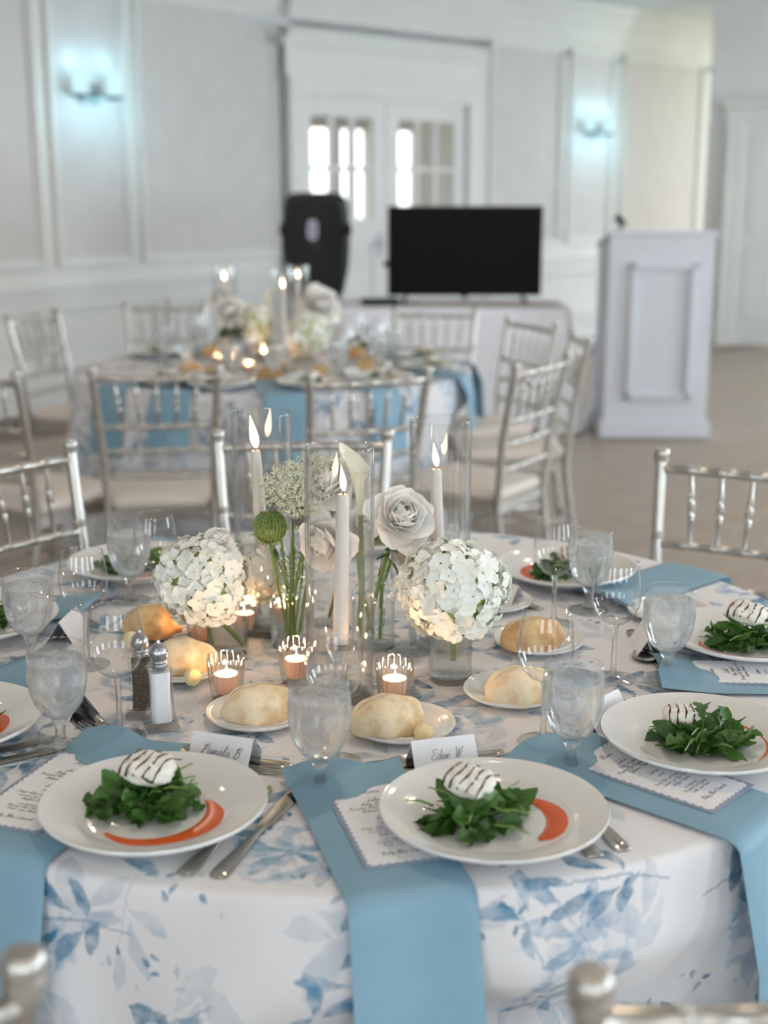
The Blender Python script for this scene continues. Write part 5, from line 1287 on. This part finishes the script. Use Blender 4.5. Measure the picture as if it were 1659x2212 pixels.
# bread plates, rolls, butter
BPG, RG, BG = G('bread plates'), G('bread rolls'), G('butter balls')
def bread(px, py, where, roll=None, butter=None, brown=False, rz=0., R=.070, s=1.0):
    p_ = un(px, py, TZ+.008); p_.z = TZ; plate(p_, 'small white bread plate %s' % where, BPG, R, 'bread_plate')
    if roll: q_ = un(roll[0], roll[1], TZ+.022); bread_roll((q_.x, q_.y, TZ+.0068), '%s bread roll on the plate %s' % ('golden-brown' if brown else 'pale', where), RG, rz, brown, s)
    if butter: q_ = un(butter[0], butter[1], TZ+.018); butter_ball((q_.x, q_.y, TZ+.0065), 'butter ball on the bread plate %s' % where, BG)
bread(557, 1541, 'behind the name card at front left', (560, 1532), None, False, .15)
bread(870, 1566, 'right of the front iced goblet', (836, 1557), (915, 1584), False, .35)
bread(1108, 1494, 'just right of the right hydrangea vase', (1122, 1492), (1092, 1466), False, .4)
bread(1163, 1386, 'behind the wine glass at right', (1150, 1380), None, True, .25)
bread(392, 1442, 'right of the pepper and salt shakers', (398, 1427), (416, 1463), False, -.2)
bread(352, 1352, 'left of the white hydrangea, farther than the shakers', (330, 1352), (284, 1381), True, -.1)
bread(1062, 1300, 'half hidden behind the right hydrangea')
bread(1446, 1322, 'behind the right-hand iced goblet')
# shakers
shaker(un(349, 1570, TZ), 'glass salt shaker with chrome cap, in front of the pepper', 'salt', .35)
shaker(un(309, 1543, TZ), 'glass pepper shaker with chrome cap, behind the salt', 'pepper', .15)
# candles
cg, tg, vg, vcg = G('glass candle cylinders'), G('white taper candles'), G('ribbed glass votives'), G('votive candles')
def cyl_at(px, py): p_ = un(px, py, TZ+.355); return Vector((p_.x, p_.y, TZ))
hurricane(cyl_at(732, 966), 'tall clear glass cylinder standing foremost among the flowers', 'white taper candle in the foremost glass cylinder', cg, tg, ctop=.290, lean=(.022, 0))
hurricane(cyl_at(564, 892), 'tall clear glass cylinder at left behind the lace flowers', 'white taper candle in the left glass cylinder', cg, tg, ctop=.296, lean=(-.045, 0), fs=1.4)
hurricane(cyl_at(952, 908), 'tall clear glass cylinder at right behind the right hydrangea', 'white taper candle in the right glass cylinder', cg, tg, ctop=.2801, lean=(-.03, 0))
for (px, py, w) in ((490, 1508, 'left of the front bread plates'), (640, 1474, 'at the foot of the lace flower vase'), (852, 1518, 'right of the front glass cylinder, behind a roll'), (438, 1392, 'under the left hydrangea'), (528, 1368, 'behind the left hydrangea vase'), (612, 1352, 'behind the lace flower vase')):
    votive(un(px, py, TZ), 'small ribbed glass votive holder %s' % w, 'lit votive candle %s' % w, vg, vcg, 1.0 if py > 1400 else .95)
# vases and flowers
vR = un(972, 1468, TZ); vL = un(493, 1412, TZ); b1 = un(632, 1392, TZ); b2 = un(806, 1395, TZ); vB = un(566, 1352, TZ)
cyl_vase(vR, 'squat clear cylinder vase under the right hydrangea', G('squat vases'), .088)
cyl_vase(vL, 'squat clear cylinder vase under the left hydrangea', G('squat vases'), .088)
cyl_vase(vB, 'squat clear cylinder vase under the smaller hydrangea at left', G('squat vases'), .088, .029)
bud_vase(b1, 'clear bottle vase holding the green lace flower stems', G('bottle vases'))
bud_vase(b2, 'clear bottle vase holding the rose stems, right of the front candle', G('bottle vases'), .118)
b3 = un(712, 1345, TZ); bud_vase(b3, 'clear bottle vase behind the front candle cylinder', G('bottle vases'), .118, .030)
hg = G('white hydrangeas')
hydrangea(un_y(977, 1274, vR.y), .077, 230, 'big round white hydrangea at right, bread plate beside it', hg, 2, (vR.x+.004, vR.y-.012, TZ+.034))
hL = un_y(438, 1254, vL.y-.01)
hydrangea(hL, .070, 200, 'big white hydrangea at left above the rolls', hg, 5, None, .98, ((vL.x-.022, vL.y-.006, TZ+.016), (vL.x+.024, vL.y, TZ+.014)))
hydrangea(un_y(548, 1228, vB.y), .053, 120, 'smaller white hydrangea right of the big left one', hg, 8, (vB.x, vB.y, TZ+.02))
rg = G('ivory roses')
rose(un_y(470, 1172, vL.y-.01), (.2, -.3, .9), .026, 'small cream rose tucked on top of the left hydrangea', rg, 4, None, 16, False)
rose(un_y(864, 1122, 1.925), (.25, -.76, .60), .050, 'open white rose right of the front candle cylinder', rg, 1, (b2.x-.012, b2.y, TZ+.012), 26)
rose(un_y(884, 1176, 1.985), (.72, -.45, -.05), .042, 'white rose low behind the open rose at right', rg, 2, (b2.x+.01, b2.y, TZ+.012), 20)
rose(un_y(712, 1168, 1.93), (-.62, -.70, -.10), .049, 'white rose facing left behind the front candle', rg, 3, (b3.x, b3.y, TZ+.012), 24)
rose(un_y(716, 1052, 1.985), (-.35, -.55, .7), .048, 'uppermost white rose behind the front candle flame', rg, 6, (b3.x+.01, b3.y, TZ+.012), 22)
rose(un_y(775, 1142, 1.99), (.3, -.6, .5), .034, 'small white rose half hidden by the front candle', rg, 7, (b2.x, b2.y, TZ+.02), 18)
calla(un_y(779, 1112, 1.955), 'cream calla lily curling beside the front candle flame', G('calla lilies'), (b2.x-.02, b2.y, TZ+.015), 1.05, R_(150), R_(4))
lg = G('lace flowers')
lace(un_y(620, 1048, b1.y-.01), .041, 'frothy white lace flower, the left one above the bottle vase', lg, 1, (b1.x-.006, b1.y, TZ+.012), (R_(38), R_(-12)))
lace(un_y(686, 1030, b1.y+.01), .042, 'frothy white lace flower, the higher one at the cylinder edge', lg, 2, (b1.x+.008, b1.y, TZ+.012), (R_(40), R_(16)))
lace(un_y(656, 1086, b1.y-.02), .030, 'frothy lace flower, the lowest white one above the bottle vase', lg, 3, (b1.x+.002, b1.y-.008, TZ+.012), (R_(30), R_(4)))
lace(un_y(606, 1142, b1.y+.01), .014, 'tiny green lace flower right of the green bud', lg, 4, (b1.x-.01, b1.y, TZ+.02))
lace(un_y(664, 1142, b1.y), .016, 'tiny green lace flower right of the stems', lg, 5, (b1.x+.012, b1.y, TZ+.02))
green_bud(un_y(583, 1138, b1.y-.015), .0245, 'closed green lace flower bud left of the frothy ones', (b1.x-.004, b1.y-.004, TZ+.012))
fw = thing('fern_sprays', 'feathery green sprays rising from the bottle vase', 'foliage', b1); rnd = random.Random(3)
for k in range(9):
    a = rnd.uniform(0, 6.28); r = rnd.uniform(.004, .014); h = rnd.uniform(.13, .20); tx, ty = rnd.uniform(-.03, .03), rnd.uniform(-.02, .02)
    mb = MB().tube([(r*math.cos(a), r*math.sin(a), .01), (.3*tx, .3*ty, h*.6), (tx, ty, h)], [.0016, .0013, .0007], 6)
    for j in range(9):
        q = .5+.5*j/9; p0 = Vector((tx*q, ty*q, h*q)); d = Vector((rnd.uniform(-1, 1), rnd.uniform(-1, 1), rnd.uniform(.3, 1))).normalized(); mb.tube([p0, p0+d*.010, p0+d*.018+Vector((0, 0, .004))], [.0005, .0004, .0002], 4)
    put('spray', mb, M['stemgreen'], fw)
lf_ = thing('rose_leaves', 'dark green rose leaves hanging right of the bottle vase', 'foliage', un_y(846, 1218, 1.93))
leafy((0, 0, 0), (.2, 1.0, .2), .032, None, lf_); leafy((-.004, 0, .012), (-.2, .2, 2.8), .022, None, lf_); leafy((-.01, .004, .02), (.1, .1, .4), .022, None, lf_)
put('twig', MB().tube([(-.02, .0, -.02), (-.012, 0, .016), (.0, 0, .002)], .0010, 5), M['darkleaf'], lf_)

# ================================================================== the farther table's ware
SIDES = ['at its near side left of centre', 'at its near side right of centre', 'at its near right side', 'at its right end', 'at its far right side', 'at its far side below the television', 'at its far left side', 'at its left end', 'at its near left side']
G2 = lambda s: s+' on the farther table'
sinfo = []
for i, ch in enumerate(BCH):
    d = Vector((ch.location.x, ch.location.y))-C2; sinfo.append((math.atan2(d.y, d.x), SIDES[i]))
sinfo.append((R_(97), 'at its far side behind the candles'))
for i, (az, w) in enumerate(sinfo):
    p_ = seat(az, .64, 0, TZ, C2)
    plate(p_, 'white salad plate on the farther table %s' % w, G2('salad plates'))
    napkin(C2, R2, az, .13, .50, .19+.02*(i % 3), .15, 'blue napkin hanging off the farther table %s' % w, G2('blue napkins'), .5)
    salad((p_.x, p_.y, ZP), 'green salad on the farther table %s' % w, G2('salads'), 60+i, 16, .055, .05, 0, .03)
    goat_cheese((p_.x+.005, p_.y, ZP+.026), 'goat cheese round on the farther table %s' % w, G2('cheese rounds'), i*.7, 1.0, (.1, 0))
    sauce((p_.x, p_.y), .062, az, az+2.2, .012, 'orange sauce on the farther table plate %s' % w, G2('pepper sauce'), ZP)
    q_ = seat(az, .46, -.15, TZ, C2); water_glass(q_, 'water goblet on the farther table %s' % w, G2('water goblets'), False, 1.06)
    q_ = seat(az, .40, -.19, TZ, C2); wine_glass(q_, 'wine glass on the farther table %s' % w, G2('wine glasses'), 1.06)
    q_ = seat(az, .40, .10, TZ, C2); plate(q_, 'small bread plate on the farther table %s' % w, G2('bread plates'), .070, 'bread_plate')
    bread_roll((q_.x, q_.y, TZ+.0068), 'bread roll on the farther table %s' % w, G2('bread rolls'), i*.5, True)
    place_card(seat(az, .47, 0, TZ, C2), az+PI/2, '', 'place card on the farther table %s' % w, G2('place cards'))
def far_cyl(px, py): p_ = un(px, py, TZ+.355); return p_
for (px, w, y, ctop) in ((487, 'leftmost', 5.42, .300), (612, 'middle', 5.18, .2851), (645, 'rightmost', 5.50, .3021)):
    p_ = un_y(px, 700, y); hurricane(Vector((p_.x, y, TZ)), 'tall glass cylinder on the farther table, the %s of three' % w, 'taper candle on the farther table, the %s of three flames' % w, G2('glass cylinders'), G2('taper candles'), H=.398, ctop=ctop+.042)
for (px, py, w) in ((475, 790, 'left of the flower vase'), (537, 808, 'nearest the camera'), (607, 800, 'right of centre'), (566, 778, 'in the middle'), (655, 780, 'below the round hydrangea')):
    p_ = un(px, py, TZ); votive(p_, 'glowing votive glass on the farther table %s' % w, 'votive candle on the farther table %s' % w, G2('votives'), G2('votive candles'))
vf = un(497, 800, TZ); bud_vase(vf, 'dark-stemmed flower vase on the farther table at left', G2('vases')); vg2 = un(665, 795, TZ); cyl_vase(vg2, 'squat vase under the greenish hydrangea on the farther table', G2('vases'), .09); vh = un(560, 782, TZ); bud_vase(vh, 'slim flower vase in the middle of the farther table', G2('vases'))
hydrangea(un_y(664, 722, vg2.y), .095, 170, 'greenish white hydrangea on the farther table', G2('flowers'), 31, (vg2.x, vg2.y, TZ+.03))
hydrangea(un_y(548, 697, vf.y+.1), .085, 130, 'cream hydrangea left of the candles on the farther table', G2('flowers'), 32, (vh.x, vh.y, TZ+.03))
rose(un_y(497, 678, vf.y), (-.2, -.7, .5), .07, 'white rose low at the left of the farther centrepiece', G2('flowers'), 33, (vf.x, vf.y, TZ+.02), 22)
rose(un_y(478, 645, vf.y+.15), (-.2, -.6, .5), .05, 'white rose high at the left of the farther centrepiece', G2('flowers'), 34, (vf.x, vf.y, TZ+.02), 18)
rose(un_y(690, 662, vg2.y+.2), (.3, -.7, .4), .085, 'blush rose right of the candles on the farther table', G2('flowers'), 35, (vg2.x, vg2.y, TZ+.03), 22)
calla(un_y(582, 690, 5.25), 'pale calla lily rising in the middle of the farther centrepiece', G2('flowers'), (vh.x, vh.y, TZ+.02), 1.5, 0, 0)
lf2 = thing('rose_foliage', 'dark rose leaves at the left of the farther centrepiece', 'foliage', un_y(500, 710, vf.y-.05))
for k in range(9): leafy((.02*math.cos(k), .02*math.sin(k), .02*math.sin(k*2.1)), (.3*math.sin(k), .4+.4*math.cos(k*1.7), k*.75), .06, None, lf2)
lf3 = thing('rose_foliage', 'dark leaves above the glasses right of the farther hydrangea', 'foliage', un_y(775, 745, 5.55))
for k in range(5): leafy((.02*math.cos(k), .02*math.sin(k), .01*k), (.3*math.sin(k), .3, k*1.3), .05, None, lf3)
